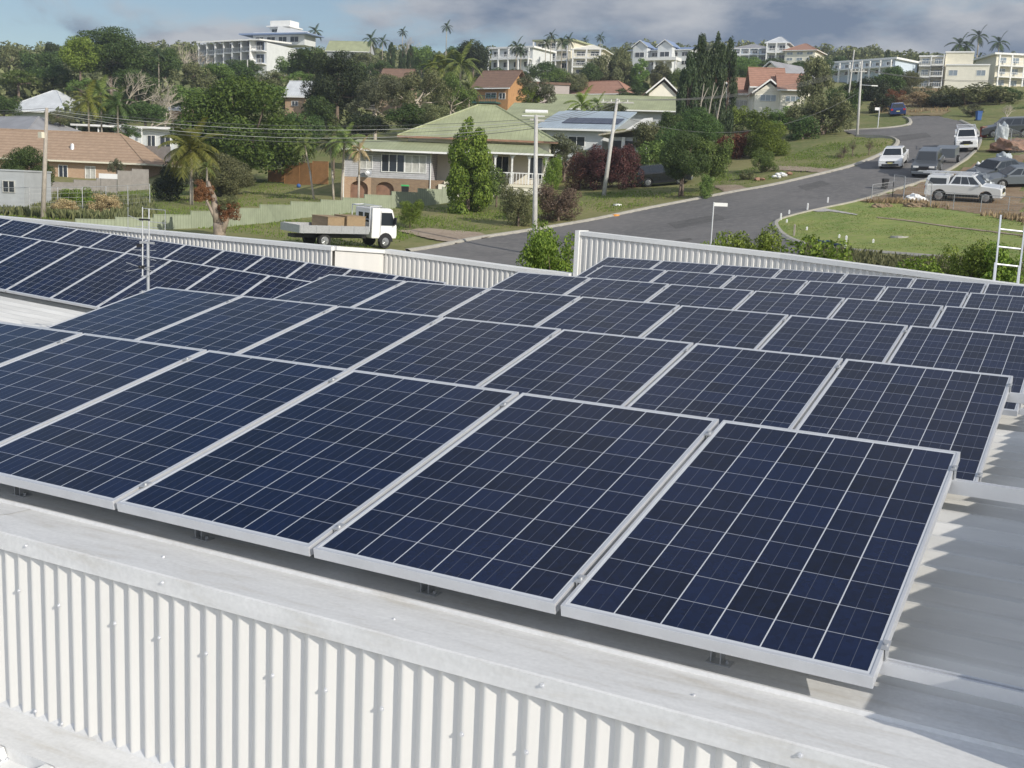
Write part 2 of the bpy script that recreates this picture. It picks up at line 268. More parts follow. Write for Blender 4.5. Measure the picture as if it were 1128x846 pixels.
# photovoltaic laminate: white back sheet, 6 x 10 dark blue cells, two thin busbars in each
def cellmat():
    m = bpy.data.materials.new('solar_cells'); m.use_nodes = True; t = m.node_tree; b = t.nodes['Principled BSDF']
    tc = N(t, 'ShaderNodeTexCoord'); s = N(t, 'ShaderNodeSeparateXYZ'); t.links.new(tc.outputs['Object'], s.inputs[0])
    def op(o, a, bb=None, c=None):
        n = N(t, 'ShaderNodeMath', operation=o)
        for i, v in enumerate((a, bb, c)):
            if v is None: continue
            if isinstance(v, (int, float)): n.inputs[i].default_value = v
            else: t.links.new(v, n.inputs[i])
        return n.outputs[0]
    u = op('DIVIDE', op('SUBTRACT', s.outputs[0], .0195), .15883); v = op('DIVIDE', op('SUBTRACT', op('MULTIPLY', s.outputs[1], -1), .026), .1598)
    du = op('ABSOLUTE', op('SUBTRACT', op('FRACT', u), .5)); dv = op('ABSOLUTE', op('SUBTRACT', op('FRACT', v), .5))
    gu = op('GREATER_THAN', du, .4865); gv = op('GREATER_THAN', dv, .4905)
    out = op('MAXIMUM', op('MAXIMUM', op('LESS_THAN', u, 0.0), op('GREATER_THAN', u, 6.0)), op('MAXIMUM', op('LESS_THAN', v, 0.0), op('GREATER_THAN', v, 10.0)))
    bus = op('LESS_THAN', op('ABSOLUTE', op('SUBTRACT', du, .165)), .0055)
    cx = N(t, 'ShaderNodeCombineXYZ'); t.links.new(op('FLOOR', u), cx.inputs[0]); t.links.new(op('FLOOR', v), cx.inputs[1])
    oi = N(t, 'ShaderNodeObjectInfo'); t.links.new(op('MULTIPLY', oi.outputs['Random'], 97), cx.inputs[2])
    wn = N(t, 'ShaderNodeTexWhiteNoise'); t.links.new(cx.outputs[0], wn.inputs[0])
    vo = N(t, 'ShaderNodeTexVoronoi', inp={'Scale': 55}); t.links.new(tc.outputs['Object'], vo.inputs['Vector'])
    sv = N(t, 'ShaderNodeSeparateColor'); t.links.new(vo.outputs['Color'], sv.inputs[0])
    mixv = op('ADD', op('MULTIPLY', wn.outputs[0], .62), op('MULTIPLY', sv.outputs[0], .38))
    r = N(t, 'ShaderNodeValToRGB'); t.links.new(mixv, r.inputs[0]); r.color_ramp.elements[0].color = (.0045, .0075, .0185, 1); r.color_ramp.elements[1].color = (.0080, .0165, .052, 1)
    m1 = N(t, 'ShaderNodeMix', data_type='RGBA'); t.links.new(bus, m1.inputs[0]); t.links.new(r.outputs[0], m1.inputs[6]); m1.inputs[7].default_value = (.075, .085, .115, 1)
    m2 = N(t, 'ShaderNodeMix', data_type='RGBA'); t.links.new(gv, m2.inputs[0]); t.links.new(m1.outputs[2], m2.inputs[6]); m2.inputs[7].default_value = (.30, .32, .37, 1)
    m3 = N(t, 'ShaderNodeMix', data_type='RGBA'); t.links.new(op('MAXIMUM', gu, out), m3.inputs[0]); t.links.new(m2.outputs[2], m3.inputs[6]); m3.inputs[7].default_value = (.52, .54, .57, 1)
    t.links.new(m3.outputs[2], b.inputs['Base Color'])
    dn = N(t, 'ShaderNodeTexNoise', inp={'Scale': 3, 'Detail': 8, 'Roughness': .7}); t.links.new(tc.outputs['Object'], dn.inputs['Vector'])
    rr = N(t, 'ShaderNodeMapRange', inp={3: .10, 4: .26}); t.links.new(dn.outputs[0], rr.inputs[0]); t.links.new(rr.outputs[0], b.inputs['Roughness'])
    b.inputs['Specular IOR Level'].default_value = .24; M['cells'] = m
cellmat()
mat('dark_blue', (.02, .05, .10), .5)
mat('cells_far', (.012, .02, .05), .2, spec=.6)
# weathered flashing: streaks and faint stains that belong to the metal
def flashmat():
    m = bpy.data.materials.new('flashing'); m.use_nodes = True; t = m.node_tree; b = t.nodes['Principled BSDF']
    tc = N(t, 'ShaderNodeTexCoord'); mp = N(t, 'ShaderNodeMapping'); mp.inputs[3].default_value = (1, 5, 5); t.links.new(tc.outputs['Object'], mp.inputs[0])
    n = N(t, 'ShaderNodeTexNoise', inp={'Scale': 2.3, 'Detail': 9, 'Roughness': .68, 'Distortion': .4}); t.links.new(mp.outputs[0], n.inputs['Vector'])
    r = N(t, 'ShaderNodeValToRGB'); t.links.new(n.outputs[0], r.inputs[0]); e = r.color_ramp.elements
    e[0].position = .30; e[0].color = (.55, .53, .49, 1); e[1].position = .48; e[1].color = (.64, .64, .63, 1); q = e.new(.70); q.color = (.72, .72, .71, 1)
    n2 = N(t, 'ShaderNodeTexNoise', inp={'Scale': 60, 'Detail': 4}); t.links.new(tc.outputs['Object'], n2.inputs['Vector'])
    r2 = N(t, 'ShaderNodeMapRange', inp={1: .3, 2: .7, 3: .93, 4: 1.04}); t.links.new(n2.outputs[0], r2.inputs[0])
    mx = N(t, 'ShaderNodeVectorMath', operation='SCALE'); t.links.new(r.outputs[0], mx.inputs[0]); t.links.new(r2.outputs[0], mx.inputs['Scale'])
    t.links.new(mx.outputs[0], b.inputs['Base Color']); b.inputs['Roughness'].default_value = .45; b.inputs['Specular IOR Level'].default_value = .4
    bp = N(t, 'ShaderNodeBump', inp={0: .15, 1: .01}); t.links.new(n.outputs[0], bp.inputs['Height']); t.links.new(bp.outputs[0], b.inputs['Normal']); M['flashing'] = m
flashmat()

# ================================================================ ground, road, grass
def inside(poly, x, y):
    c = np.zeros(np.shape(x), bool); n = len(poly)
    for i in range(n):
        x0, y0 = poly[i][:2]; x1, y1 = poly[(i + 1) % n][:2]
        if y0 == y1: continue
        k = ((y0 > y) != (y1 > y)) & (x < (x1 - x0) * (y - y0) / (y1 - y0) + x0); c ^= k
    return c
def struct(o, kind='structure'): o['kind'] = kind; return o
def smooth_line(pts, n=4):
    out = []
    for i in range(len(pts) - 1):
        p0, p1, p2, p3 = (Vector(pts[max(0, i - 1)]), Vector(pts[i]), Vector(pts[i + 1]), Vector(pts[min(len(pts) - 1, i + 2)]))
        for k in range(n):
            t = k / n; out.append(.5 * ((2 * p1) + (p2 - p0) * t + (2 * p0 - 5 * p1 + 4 * p2 - p3) * t * t + (3 * p1 - p0 - 3 * p2 + p3) * t ** 3))
    out.append(Vector(pts[-1])); return out
far_kerb = smooth_line([G(*p) for p in [(452,277),(520,264.5),(600,252),(660,241.5),(720,229),(800,213.5),(860,202.5),(930,186),(962,175),(984,164),(991,157),(986,152.5),(970,150.5),(945,150)]])
isl_kerb = smooth_line([G(*p) for p in [(930,144),(945,143),(972,141.5),(996,139),(1004.5,136),(1003,131),(997,129)]])
right_kerb = smooth_line([G(*p) for p in [(1056,133),(1068,139),(1076,148),(1077,157),(1070,168),(1048,184),(1015,199),(975,211.5),(935,223.5),(897,231.5),(868,238.5),(852,244.5),(853,253),(863,262),(884,270.5)]])
low_kerb = smooth_line([G(*p) for p in [(884,270.5),(930,276),(1000,281.5),(1040,285),(1128,293)]])
road_poly = far_kerb + isl_kerb + [G(1010,127.5), G(1035,128)] + right_kerb + [G(*p) for p in [(880,279),(860,286),(800,289),(700,297),(600,302),(520,304),(440,304),(400,300)]]
rp = [(p.x, p.y) for p in road_poly]
def ground():
    az = np.radians(np.concatenate([np.arange(-180, -62, 4), np.arange(-62, 6, .3), np.arange(6, 180, 4)])); rad = np.concatenate([[.5, 4, 8, 12, 15], 18 * 1.017 ** np.arange(0, 195), [520, 640, 820, 1100, 1600, 2400]])
    a, r = np.meshgrid(az, rad); x = r * np.sin(a); y = r * np.cos(a); z = tz(x, y)
    near = (y < 21) & (np.abs(x) < 34) & (y > -14); z = np.where(near, np.minimum(z, -.6), z)
    z = z - .16 * inside(rp, x, y); z += .10 * np.sin(x * .9 + y * .4) * np.cos(y * .7 - x * .3) * np.clip((r - 30) / 100, 0, 1)
    n = len(az); nr = len(rad)
    v = np.c_[x.ravel(), y.ravel(), z.ravel()].tolist()
    f = [(j * n + i, j * n + (i + 1) % n, (j + 1) * n + (i + 1) % n, (j + 1) * n + i) for j in range(nr - 1) for i in range(n)] + [tuple(range(n))[::-1]]
    m = MB(); m.v = v; m.f = f; o = m.obj('ground', 'grass', smooth=True); struct(o)
ground()
def drape(name, poly, step, up, material, kind='structure', hole=None):
    xs = [p.x for p in poly]; ys = [p.y for p in poly]; pl = [(p.x, p.y) for p in poly]
    gx = np.arange(min(xs) - step, max(xs) + step, step); gy = np.arange(min(ys) - step, max(ys) + step, step)
    X, Y = np.meshgrid(gx, gy); Z = tz(X, Y) + up; ins = inside(pl, (X[:-1, :-1] + step / 2), (Y[:-1, :-1] + step / 2))
    if hole: ins &= ~inside(hole, (X[:-1, :-1] + step / 2), (Y[:-1, :-1] + step / 2))
    n = len(gx); idx = {}; m = MB()
    for j, i in zip(*np.nonzero(ins)):
        q = []
        for a, b in ((j, i), (j, i + 1), (j + 1, i + 1), (j + 1, i)):
            if (a, b) not in idx: idx[(a, b)] = len(m.v); m.v.append((X[a, b], Y[a, b], Z[a, b]))
            q.append(idx[(a, b)])
        m.f.append(tuple(q))
    o = m.obj(name, material, smooth=True); struct(o, kind); return o
drape('road', road_poly, .3, .0, 'asphalt')
lawn = right_kerb[20:] + low_kerb[1:] + [G(1128,245), G(1128,232), G(1050,231), G(1000,224), G(945,222.5)]
two('asphalt_patch', (.095, .093, .09), (.13, .127, .123), .6, rough=.9, scale2=4, c3=(.16, .155, .15), bump=.1)
for q in ([(612, 262), (640, 257), (652, 262), (624, 268)], [(735, 246), (790, 236), (800, 241), (745, 252)], [(878, 205), (905, 199), (915, 203), (888, 210)], [(985, 150), (1020, 146), (1026, 151), (990, 156)], [(668, 276), (760, 262), (763, 264), (671, 279)]):
    drape('road_patch', [G(*p) for p in q], .12, .008, 'asphalt_patch')
drape('lawn', lawn, .5, .045, 'bright_lawn', hole=rp)
drape('dirt_yard', [G(*p) for p in [(946,222),(1000,223.5),(1050,232),(1128,243),(1128,170),(1078,180),(1050,190),(1010,204),(975,215)]], .5, .06, 'dirt', hole=rp)
drape('driveway', [G(*p) for p in [(438,255),(470,252),(530,257),(541,263),(500,268.5),(470,263)]], .3, .06, 'gravel_drive', hole=rp)
drape('path', [G(*p) for p in [(838,183.5),(880,184),(919,187.5),(912,191.5),(880,189),(845,188)]], .3, .07, 'gravel_drive', hole=rp)
drape('verge_strip', [G(*p) for p in [(785,205),(812,204.5),(826,208.5),(800,213)]], .3, .07, 'gravel_drive', hole=rp)
drape('bank', [G(*p) for p in [(985,126.5),(1010,128),(1036,129),(1044,124),(1052,110),(1040,97),(1000,96),(972,102),(965,112),(960,122)]], .7, .06, 'dry_bank', hole=rp)
def kerb_strip(line, name='kerb', w=.34, side=1):
    m = MB(); n = len(line)
    for i, p in enumerate(line):
        a = line[max(0, i - 1)]; b = line[min(n - 1, i + 1)]; t = Vector((b.x - a.x, b.y - a.y, 0)).normalized(); nn = Vector((-t.y, t.x, 0)) * side
        z = float(tz(p.x, p.y))
        for o, h in ((-.02, -.2), (-.02, .04), (.14, .13), (w, .14), (w, -.2)): q = p + nn * o; m.v.append((q.x, q.y, z + h))
    for i in range(n - 1):
        for k in range(4): m.f.append((i * 5 + k, i * 5 + k + 1, i * 5 + 6 + k, i * 5 + 5 + k))
    return struct(m.obj(name, 'kerb'))
kerb_strip(far_kerb); kerb_strip(isl_kerb); kerb_strip(right_kerb); kerb_strip(low_kerb, w=.3)

# ================================================================ the building under the solar panels
bld = thing('warehouse', 'white metal clad building with ribbed roofs and parapets under all the solar panels', 'building', (0, 0, 0))
Z0 = 2.728
def rib_sheet(name, y0, y1, x0, x1, zf, material='roof_steel', pitch=.25, h=.046, parent=bld):
    prof = []; y = y0
    while y < y1:
        for dy, dz in ((0, 0), (.060, 0), (.104, h), (.128, h), (.172, 0), (.25, 0)): prof.append((y + dy * pitch / .25, dz))
        prof.pop(); y += pitch
    m = MB(); xs = (x0, x1)
    m.sheet(prof, x0, x1, lambda a, p, q: (a, p, zf(a) + q)); return m.obj(name, material, parent)
rib_sheet('roof_sheet', 3.42, 18.9, -8.2, 9, lambda x: Z0 - .016)
MB().sheet([(3.17, Z0 + .030), (3.46, Z0 + .0325), (3.47, Z0 - .01)], -8.2, 9, lambda a, p, q: (a, p, q)).obj('edge_flashing', 'flashing', bld)
zl = lambda x: 2.27 - .049 * (x + 16.4)
rib_sheet('roof_sheet', 3.2, 17.1, -30, -8.2, zl)
MB().quad((-8.2, 3.2, 1.7), (-8.2, 18.9, 1.7), (-8.2, 18.9, 2.75), (-8.2, 3.2, 2.75)).obj('step_flashing', 'flashing', bld)
m = MB(); m.box(-8.3, 9, 2.93, 18.8, -3, 1.6).box(-30, -8.3, 3.3, 16.9, -3, 1.5).box(-30, 9, -6, 2.9, -3, 1.9); m.obj('wall', 'wall_steel', bld)
# capping along the front edge
prof = [(3.205, Z0 + .031), (3.200, Z0 + .050), (3.185, Z0 + .052), (3.178, Z0 + .040), (3.10, Z0 + .042), (3.05, Z0 + .045), (3.045, Z0 + .049), (2.99, Z0 + .051), (2.87, Z0 + .058), (2.862, Z0 + .054), (2.858, Z0 - .012), (2.866, Z0 - .016)]
cp = MB().sheet(prof, -9, 9, lambda a, p, q: (a, p, q)).obj('capping', 'flashing', bld)
for x in (-4.08, 1.9): MB().sheet([(p - (.002 if i > 8 else 0), q + .0025) for i, (p, q) in enumerate(prof[3:])], x, x + .05, lambda a, p, q: (a, p, q)).obj('joint', 'flashing', cp)
# corrugated front wall
prof = []; x = -9.0; pitch = .0765
while x < 4:
    prof += [(x + pitch * a, b) for a, b in ((0, -.0170), (.05, -.0168), (.10, -.0160), (.15, -.0147), (.62, -.0012), (.655, 0), (.69, -.0012), (.90, -.0138), (.95, -.0160))]; x += pitch
fw = MB().sheet([(p, q) for p, q in prof], 2.0, Z0 + .03, lambda a, p, q: (p, 2.885 + q, a)).obj('front_wall', 'wall_steel', bld)
def screw(p, nrm, parent):
    p = Vector(p); nrm = Vector(nrm); m = MB(); m.tube(p, p + nrm * .0015, .0085, n=10); m.tube(p + nrm * .0015, p + nrm * .007, .0052, .0046, n=6); m.obj('screw', 'alu', parent, smooth=False)
def ony(x, y, yy): r = ray(x, y); return Vector(r * (yy / r[1]) + [0, 0, CAMZ])
def onz(x, y, z): r = ray(x, y); return Vector(r * ((z - CAMZ) / r[2]) + [0, 0, CAMZ])
for px, py in [(28,652),(70,668),(129,687),(176,702),(226,719),(298,743),(356,759),(420,780),(508,808),(580,828),(34,781),(74,799),(132,826)]:
    p = ony(px, py, 2.870); p.x = -9 + round((p.x + 9) / .0765) * .0765 + .003; p.y = 2.8680; screw(p, (0, -1, 0), fw)
for px, py in [(180,614),(434,683),(764,767)]: q = onz(px, py, Z0 + .048); screw((q.x, q.y, Z0 + .0485), (0, 0, 1), cp)
for px, py in [(29,609),(179,656),(597,773),(881,845)]: q = ony(px, py - 5, 2.859); screw((q.x, 2.860, Z0 + .03), (0, -1, 0), cp)
# low roof and apron in front of the wall
m = MB(); zl2 = 2.03
m.sheet([(2.90, zl2 + .06), (2.872, zl2 + .012), (2.865, zl2 + .004), (2.735, zl2 - .002), (2.66, zl2 - .003), (2.655, zl2 - .052)], -9, 6, lambda a, p, q: (a, p, q)); m.obj('apron_flashing', 'flashing', bld)
m = MB(); x = -9.0; prof = []
while x < 6:
    prof += [(x, 0), (x + .15, 0), (x + .175, .045), (x + .215, .045), (x + .24, 0)]; x += .275
m.sheet(prof, -5.5, 2.655, lambda a, p, q: (p, a, zl2 - .05 + q))
for i in range(0, len(prof) - 4, 5):
    a, b, c, d = prof[i + 1:i + 5]; m.add([(a[0], 2.63, zl2 - .05), (b[0], 2.63, zl2 - .005), (c[0], 2.63, zl2 - .005), (d[0], 2.63, zl2 - .05)], [(0, 1, 2, 3)])
m.obj('low_roof', 'white_steel', bld)
for i in range(12): screw((-3.94 + i * .275 + .195, 2.60, zl2 - .0045), (0, 0, 1), bld)
# parapets at the back: profile wall, plain capping
def parapet(pts, drop, pitch=.11, depth=.022, capw=.24, plain=False):
    m = MB(); c = MB()
    for (a, b) in zip(pts[:-1], pts[1:]):
        a = Vector(a); b = Vector(b); t = Vector((b.x - a.x, b.y - a.y, 0)); L = t.length; t.normalize(); n = Vector((t.y, -t.x, 0))   # n points to the camera side
        if plain: ss = [(0, 0), (L, 0)]
        else:
            ss = []; s = 0
            while s < L: ss += [(s, 0), (s + pitch * .30, 0), (s + pitch * .42, depth), (s + pitch * .78, depth), (s + pitch * .9, 0)]; s += pitch
        o = len(m.v)
        for s, dd in ss:
            s = min(s, L); zt = a.z + (b.z - a.z) * s / L; p = Vector((a.x, a.y, 0)) + t * s + n * dd
            m.v += [(p.x, p.y, zt - drop), (p.x, p.y, zt - .02)]
        for i in range(len(ss) - 1): m.f.append((o + 2 * i, o + 2 * i + 2, o + 2 * i + 3, o + 2 * i + 1))
        q = -n * (capw - .04); m.quad(a + q - Vector((0, 0, 3)), b + q - Vector((0, 0, 3)), b + q - Vector((0, 0, .02)), a + q - Vector((0, 0, .02)))
        e = n * (depth + .02); c.v += []
        P = [a + e - Vector((0, 0, .075)), a + e, a - n * capw + Vector((0, 0, .004)), a - n * capw - Vector((0, 0, .075))]; Q = [b + (x - a) for x in P]
        c.add([*P, *Q], [(0, 1, 5, 4), (1, 2, 6, 5), (2, 3, 7, 6), (3, 0, 4, 7), (0, 3, 2, 1), (4, 5, 6, 7)])
    w = m.obj('parapet_wall', 'wall_steel', bld); k = c.obj('parapet_cap', 'white_steel', w); return w
k1 = A(0, 238, 26.2); k2 = A(357, 272, 20.9)
parapet([(-30, 17.4, k1.z + .1), (k2.x, 17.1, k2.z)], 1.2)
xr = k2.x + .02; r_ = ray(423, 275); k3 = Vector(r_ * (xr / r_[0]) + [0, 0, CAMZ])
parapet([(xr, 17.15, k2.z + .01), (xr, k3.y, k3.z)], 1.2, plain=True)
k4 = ony(580, 296, k3.y + .05)
parapet([(xr, k3.y, k3.z + .005), (k4.x, k3.y + .05, k4.z), (-8.95, k3.y + .1, k4.z - .03)], 1.3)
pb0 = ony(637, 254.5, 19.0); pb1 = ony(860, 279.5, 18.85); pb2 = ony(1128, 314.5, 18.35)
pr_x = pb2 + (pb2 - pb1) * .8
parapet([pb0, pb1, pb2, pr_x], 1.2)
m = MB(); m.box(pb0.x - .03, pb0.x + .05, 18.93, 19.35, 1.2, pb0.z + .012); m.obj('end_flashing', 'white_steel', bld)
# raised wall of the same building just right of the panels: it shades the roof beside them
RX = .45; RY = 3.09 - (RX + .17) * math.tan(R(-SUN_AZ)); RZ = Z0 + .03 + (RX + .46) / math.cos(R(SUN_AZ)) * math.tan(R(SUN_EL))
MB().box(RX, RX + 4, RY, 12.5, 1.9, RZ).obj('raised_wall', 'wall_steel', bld)
MB().box(RX - .0, RX + 4.05, RY - .02, 12.55, RZ, RZ + .03).obj('wall_cap', 'white_steel', bld)

# ================================================================ solar panels
TILT = R(12.82); PW = .992; PL = 1.65
mat('back_sheet', (.72, .72, .70), .6)
fr = MB(); fh = .040; lw = .012
fr.box(0, PW, -lw, 0, -fh, 0).box(0, PW, -PL, -PL + lw, -fh, 0).box(0, lw, -PL + lw, -lw, -fh, 0).box(PW - lw, PW, -PL + lw, -lw, -fh, 0)
panel0 = thing('solar_module', 'x', 'solar panel')
fo = fr.obj('frame', 'alu', panel0, bevel=.0012)
MB().box(lw + .0004, PW - lw - .0004, -PL + lw + .0004, -lw - .0004, -.008, -.0022).obj('cell_glass', 'cells', panel0)
MB().box(lw + .0006, PW - lw - .0006, -PL + lw + .0006, -lw - .0006, -.0105, -.0085).obj('back_sheet', 'back_sheet', panel0)
def clamp_mesh(x):
    m = MB()
    return m
cl = MB()
for yy in (-.17, -1.48): pass
def make_clamp(yy, x0, x1, parent):
    m = MB(); m.box(x0, x1, yy - .025, yy + .025, .0012, .0045); m.tube(((x0 + x1) / 2, yy, .0045), ((x0 + x1) / 2, yy, .011), .007, n=6); m.box(-.013, -.007, yy - .025, yy + .025, -.06, .001) if x0 < 0 else m.box(PW + .003, PW + .007, yy - .025, yy + .025, -.05, .001)
    return m.obj('clamp', 'alu_dull', parent)
for yy in (-.17, -1.48): make_clamp(yy, -.021, .007, panel0)
ORD = ['first', 'second', 'third', 'fourth', 'fifth', 'sixth', 'seventh', 'eighth', 'ninth', 'tenth', 'eleventh', 'twelfth']
rows = [((-.484, 4.777, 3.258), 0, 7, 'the front row above the white capping'), ((-.498, 7.347, 3.258), 0, 7, 'the second row back, behind the front row'),
        ((-1.519, 9.864, 3.270), -1, 7, 'the third row back'), ((-1.586, 12.459, 3.262), -1, 6, 'the fourth row back'),
        ((-1.656, 15.224, 3.245), -1, 6, 'the second to last row before the right parapet'), ((-1.709, 17.831, 3.235), -1, 7, 'the last row against the right ribbed parapet')]
first = True
index_kids(panel0)
placed = []
def place_panel(mtx, label, group, end=False):
    global first
    if first: p = panel0; first = False
    else: p = copy_tree(panel0)
    jit = Matrix.Rotation(random.uniform(-.0012, .0012), 4, 'X') @ Matrix.Rotation(random.uniform(-.0012, .0012), 4, 'Y')
    p.matrix_world = mtx @ jit; p['label'] = label; p['group'] = group; placed.append(p); return p
PROTO_KIDS = list(KIDS[panel0.name])
for (o, k0, n, nm) in rows:
    for i in range(n):
        k = k0 + i; x = o[0] - 1.012 * (k + 1) + .020
        w = 'rightmost solar panel in ' + nm if i == 0 else ('leftmost solar panel in ' + nm if i == n - 1 else ORD[i] + ' solar panel from the right in ' + nm)
        p = place_panel(Matrix.Translation((x, o[1], o[2])) @ Matrix.Rotation(TILT, 4, 'X'), w, 'solar panels on the main roof')
        if i == 0:
            for yy in (-.17, -1.48): make_clamp(yy, PW - .010, PW + .012, p)
LR = np.array([[.999, .003, -.049], [.017, .915, .404]]); LR[0] /= np.linalg.norm(LR[0]); LR[1] -= LR[0] * (LR[0] @ LR[1]); LR[1] /= np.linalg.norm(LR[1]); LN = np.cross(LR[0], LR[1])
LM = Matrix(((LR[0][0], LR[1][0], LN[0], 0), (LR[0][1], LR[1][1], LN[1], 0), (LR[0][2], LR[1][2], LN[2], 0), (0, 0, 0, 1)))
for o, k0, n, nm in (((-16.399, 13.312, 3.096), -2, 10, 'the nearer row of the far left roof'), ((-20.332, 16.594, 3.164), -2, 12, 'the farther row of the far left roof')):
    for i in range(n):
        q = Vector(o) + Vector(LR[0]) * 1.012 * (k0 + i)
        w = ('leftmost' if i == 0 else 'rightmost' if i == n - 1 else ORD[i]) + ' solar panel ' + ('in ' if i in (0, n - 1) else 'from the left in ') + nm
        place_panel(Matrix.Translation(q) @ LM, w, 'solar panels on the far left roof')

# rails with their brackets
def rail(x0, x1, y, z, hgt, label, brk, tall, lm=None):
    r = thing('mounting_rail', label, 'rail', (x0, y, z), 0, 'aluminium rails under the panels'); L = x1 - x0
    m = MB(); m.prism([(-.02, 0), (.02, 0), (.02, hgt), (.008, hgt), (.008, hgt - .012), (-.008, hgt - .012), (-.008, hgt), (-.02, hgt)], 0, L, 'x'); m.obj('rail', 'alu', r)
    zb = Z0 + .030 - z
    for b in brk:
        x = b - x0
        if not 0 <= x <= L: continue
        m = MB(); m.box(x - .018, x - .014, -.022, .022, zb + .004, .0); m.box(x + .014, x + .018, -.022, .022, zb + .004, .0); m.box(x - .03, x + .05, -.03, .02, zb + .0005, zb + .0045)
        if tall: m.bar((x, .0, 0), (x, -.25, zb), .03, .004)
        m.tube((x + .035, -.008, zb + .004), (x + .035, -.008, zb + .016), .007, n=6)
        o = m.obj('bracket', 'alu_dull', r)
        MB().box(x + .018, x + .056, -.036, -.0, zb - .006, zb + .0003).obj('rubber_pad', 'red_pad', o)
rn = ['front row', 'second row', 'third row', 'fourth row', 'fifth row', 'last row']
ct, st_ = math.cos(TILT), math.sin(TILT)
for ri, (o, k0, n, nm) in enumerate(rows):
    xr_ = o[0] - 1.012 * k0; xl_ = xr_ - 1.012 * n
    for yy, hh, nm2 in ((-1.48, .040, 'lower'), (-.17, .055, 'upper')):
        y = o[1] + yy * ct; z = o[2] + yy * st_ - fh / ct - hh
        ext = (.88 if ri < 3 else .1)
        rail(xl_ - .05, xr_ + ext, y, z, hh, f'{nm2} aluminium rail carrying the {rn[ri]} of solar panels on the main roof', [-.99 - 1.1 * k for k in range(-2, 9)], nm2 == 'upper')

# ================================================================ antenna and ladder
d = 13.2; ap = A(163, 330, d); top = A(163, 266, d)
an = thing('tv_antenna', 'grey television antenna with wire frame on a mast in front of the left panels', 'antenna', (ap.x, ap.y, zl(ap.x)))
def LO(px, py, dd=d): return A(px, py, dd) - Vector((ap.x, ap.y, zl(ap.x)))
MB().tube((0, 0, 0), LO(163, 266), .017, n=10).obj('mast', 'alu_dull', an)
m = MB(); m.tube(LO(157, 262), LO(157, 304), .009).tube(LO(157, 228), LO(157, 262), .006).tube(LO(164, 230), LO(164, 266), .008).bar(LO(155.5, 304), LO(164, 304), .02, .012).bar(LO(154, 266.5), LO(170, 268), .03, .025); m.obj('boom', 'zinc', an)
MB().bar(LO(153.5, 241.5), LO(165, 242.2), .035, .02).obj('balun_box', 'black', an); MB().bar(LO(151, 271), LO(157, 270), .05, .04).obj('balun_box', 'black', an); MB().bar(LO(153, 294), LO(159, 294), .045, .035).obj('balun_box', 'black', an)
m = MB()
for a, b in (((141,228),(141,263)), ((182,231),(182,264)), ((157,229.5),(182,231.5)), ((141,237),(157,244)), ((164,244),(182,246)), ((141,263),(182,264.5)), ((148,249),(173,251)), ((148,256),(173,258)), ((139,289),(171,300)), ((139,299),(170,293)), ((152,282),(172,287)), ((146,275),(172,276))): m.tube(LO(*a), LO(*b), .004, n=5)
for k in range(3): m.tube(LO(155, 276 + 9 * k, d - .2), LO(155, 276 + 9 * k, d + .35), .004, n=5)
m.obj('element', 'zinc', an)
lp = A(1111, 330, 19.2); lb = A(1111, 235, 20.2)
ld = thing('ladder', 'aluminium extension ladder leaning against the back parapet at the right edge', 'ladder', (lp.x, lp.y + .35, -.6))
def LL(px, py, dd): return A(px, py, dd) - Vector((lp.x, lp.y + .35, -.6))
for a, b in (((1102.5, 237), (1095, 314)), ((1130, 240), (1121, 318))):
    m = MB(); p0 = LL(*a, 19.3); p1 = LL(*b, 19.3); dn = (p1 - p0); m.bar(p0, p0 + dn * 3.4, .028, .065); m.obj('side_rail', 'alu', ld)
    m = MB(); q = p0 + dn * .68 + Vector((-.012, -.03, 0)); m.bar(q, q + dn * 2.7, .03, .07); m.obj('side_rail', 'alu', ld)
a0 = LL(1102.5, 237, 19.3); a1 = LL(1095, 314, 19.3) - a0; b0 = LL(1130, 240, 19.3); b1 = LL(1121, 318, 19.3) - b0
for k in range(14):
    t = .2 + .25 * k; MB().tube(a0 + a1 * t, b0 + b1 * t * .985, .017, n=8).obj('rung', 'alu', ld)

# ================================================================ houses
def facade(px0, d0, px1, d1, pb, pe):
    """wall seen between two pixels columns at two depths, its base and eave rows -> origin, width, height, angle"""
    a = A(px0, pb, d0); b = A(px1, pb, d1); z = min(a.z, b.z); e = max(A(px0, pe, d0).z, A(px1, pe, d1).z) if False else (A(px0, pe, d0).z + A(px1, pe, d1).z) / 2
    w = math.hypot(b.x - a.x, b.y - a.y); return Vector((a.x, a.y, z)), w, e - z, math.atan2(b.y - a.y, b.x - a.x)
def wall_box(x0, x1, y0, y1, z0, z1, material, parent, name='wall'):
    return MB().box(x0, x1, y0, y1, z0, z1).obj(name, material, parent)
def window(parent, x, z, w, h, y=0, frame='white_paint', glass='glass_dark', bars=1, side=None, name='window'):
    """window on the front face (y) or on a side face (side = x of that face)"""
    m = MB(); g = MB(); t = .06
    def bx(mb, a0, a1, z0, z1, d0, d1):
        if side is None: mb.box(a0, a1, y - d1, y - d0, z0, z1)
        else:
            s = side[1]; mb.box(min(side[0] + s * d0, side[0] + s * d1), max(side[0] + s * d0, side[0] + s * d1), a0, a1, z0, z1)
    bx(m, x, x + w, z, z + t, 0, .07); bx(m, x, x + w, z + h - t, z + h, 0, .07); bx(m, x, x + t, z + t, z + h - t, 0, .07); bx(m, x + w - t, x + w, z + t, z + h - t, 0, .07)
    for i in range(1, bars + 1):
        c = x + w * i / (bars + 1); bx(m, c - t / 2, c + t / 2, z + t, z + h - t, .004, .06)
    bx(g, x + t, x + w - t, z + t, z + h - t, .003, .02)
    o = m.obj(name, frame, parent); g.obj('pane', glass, o); return o
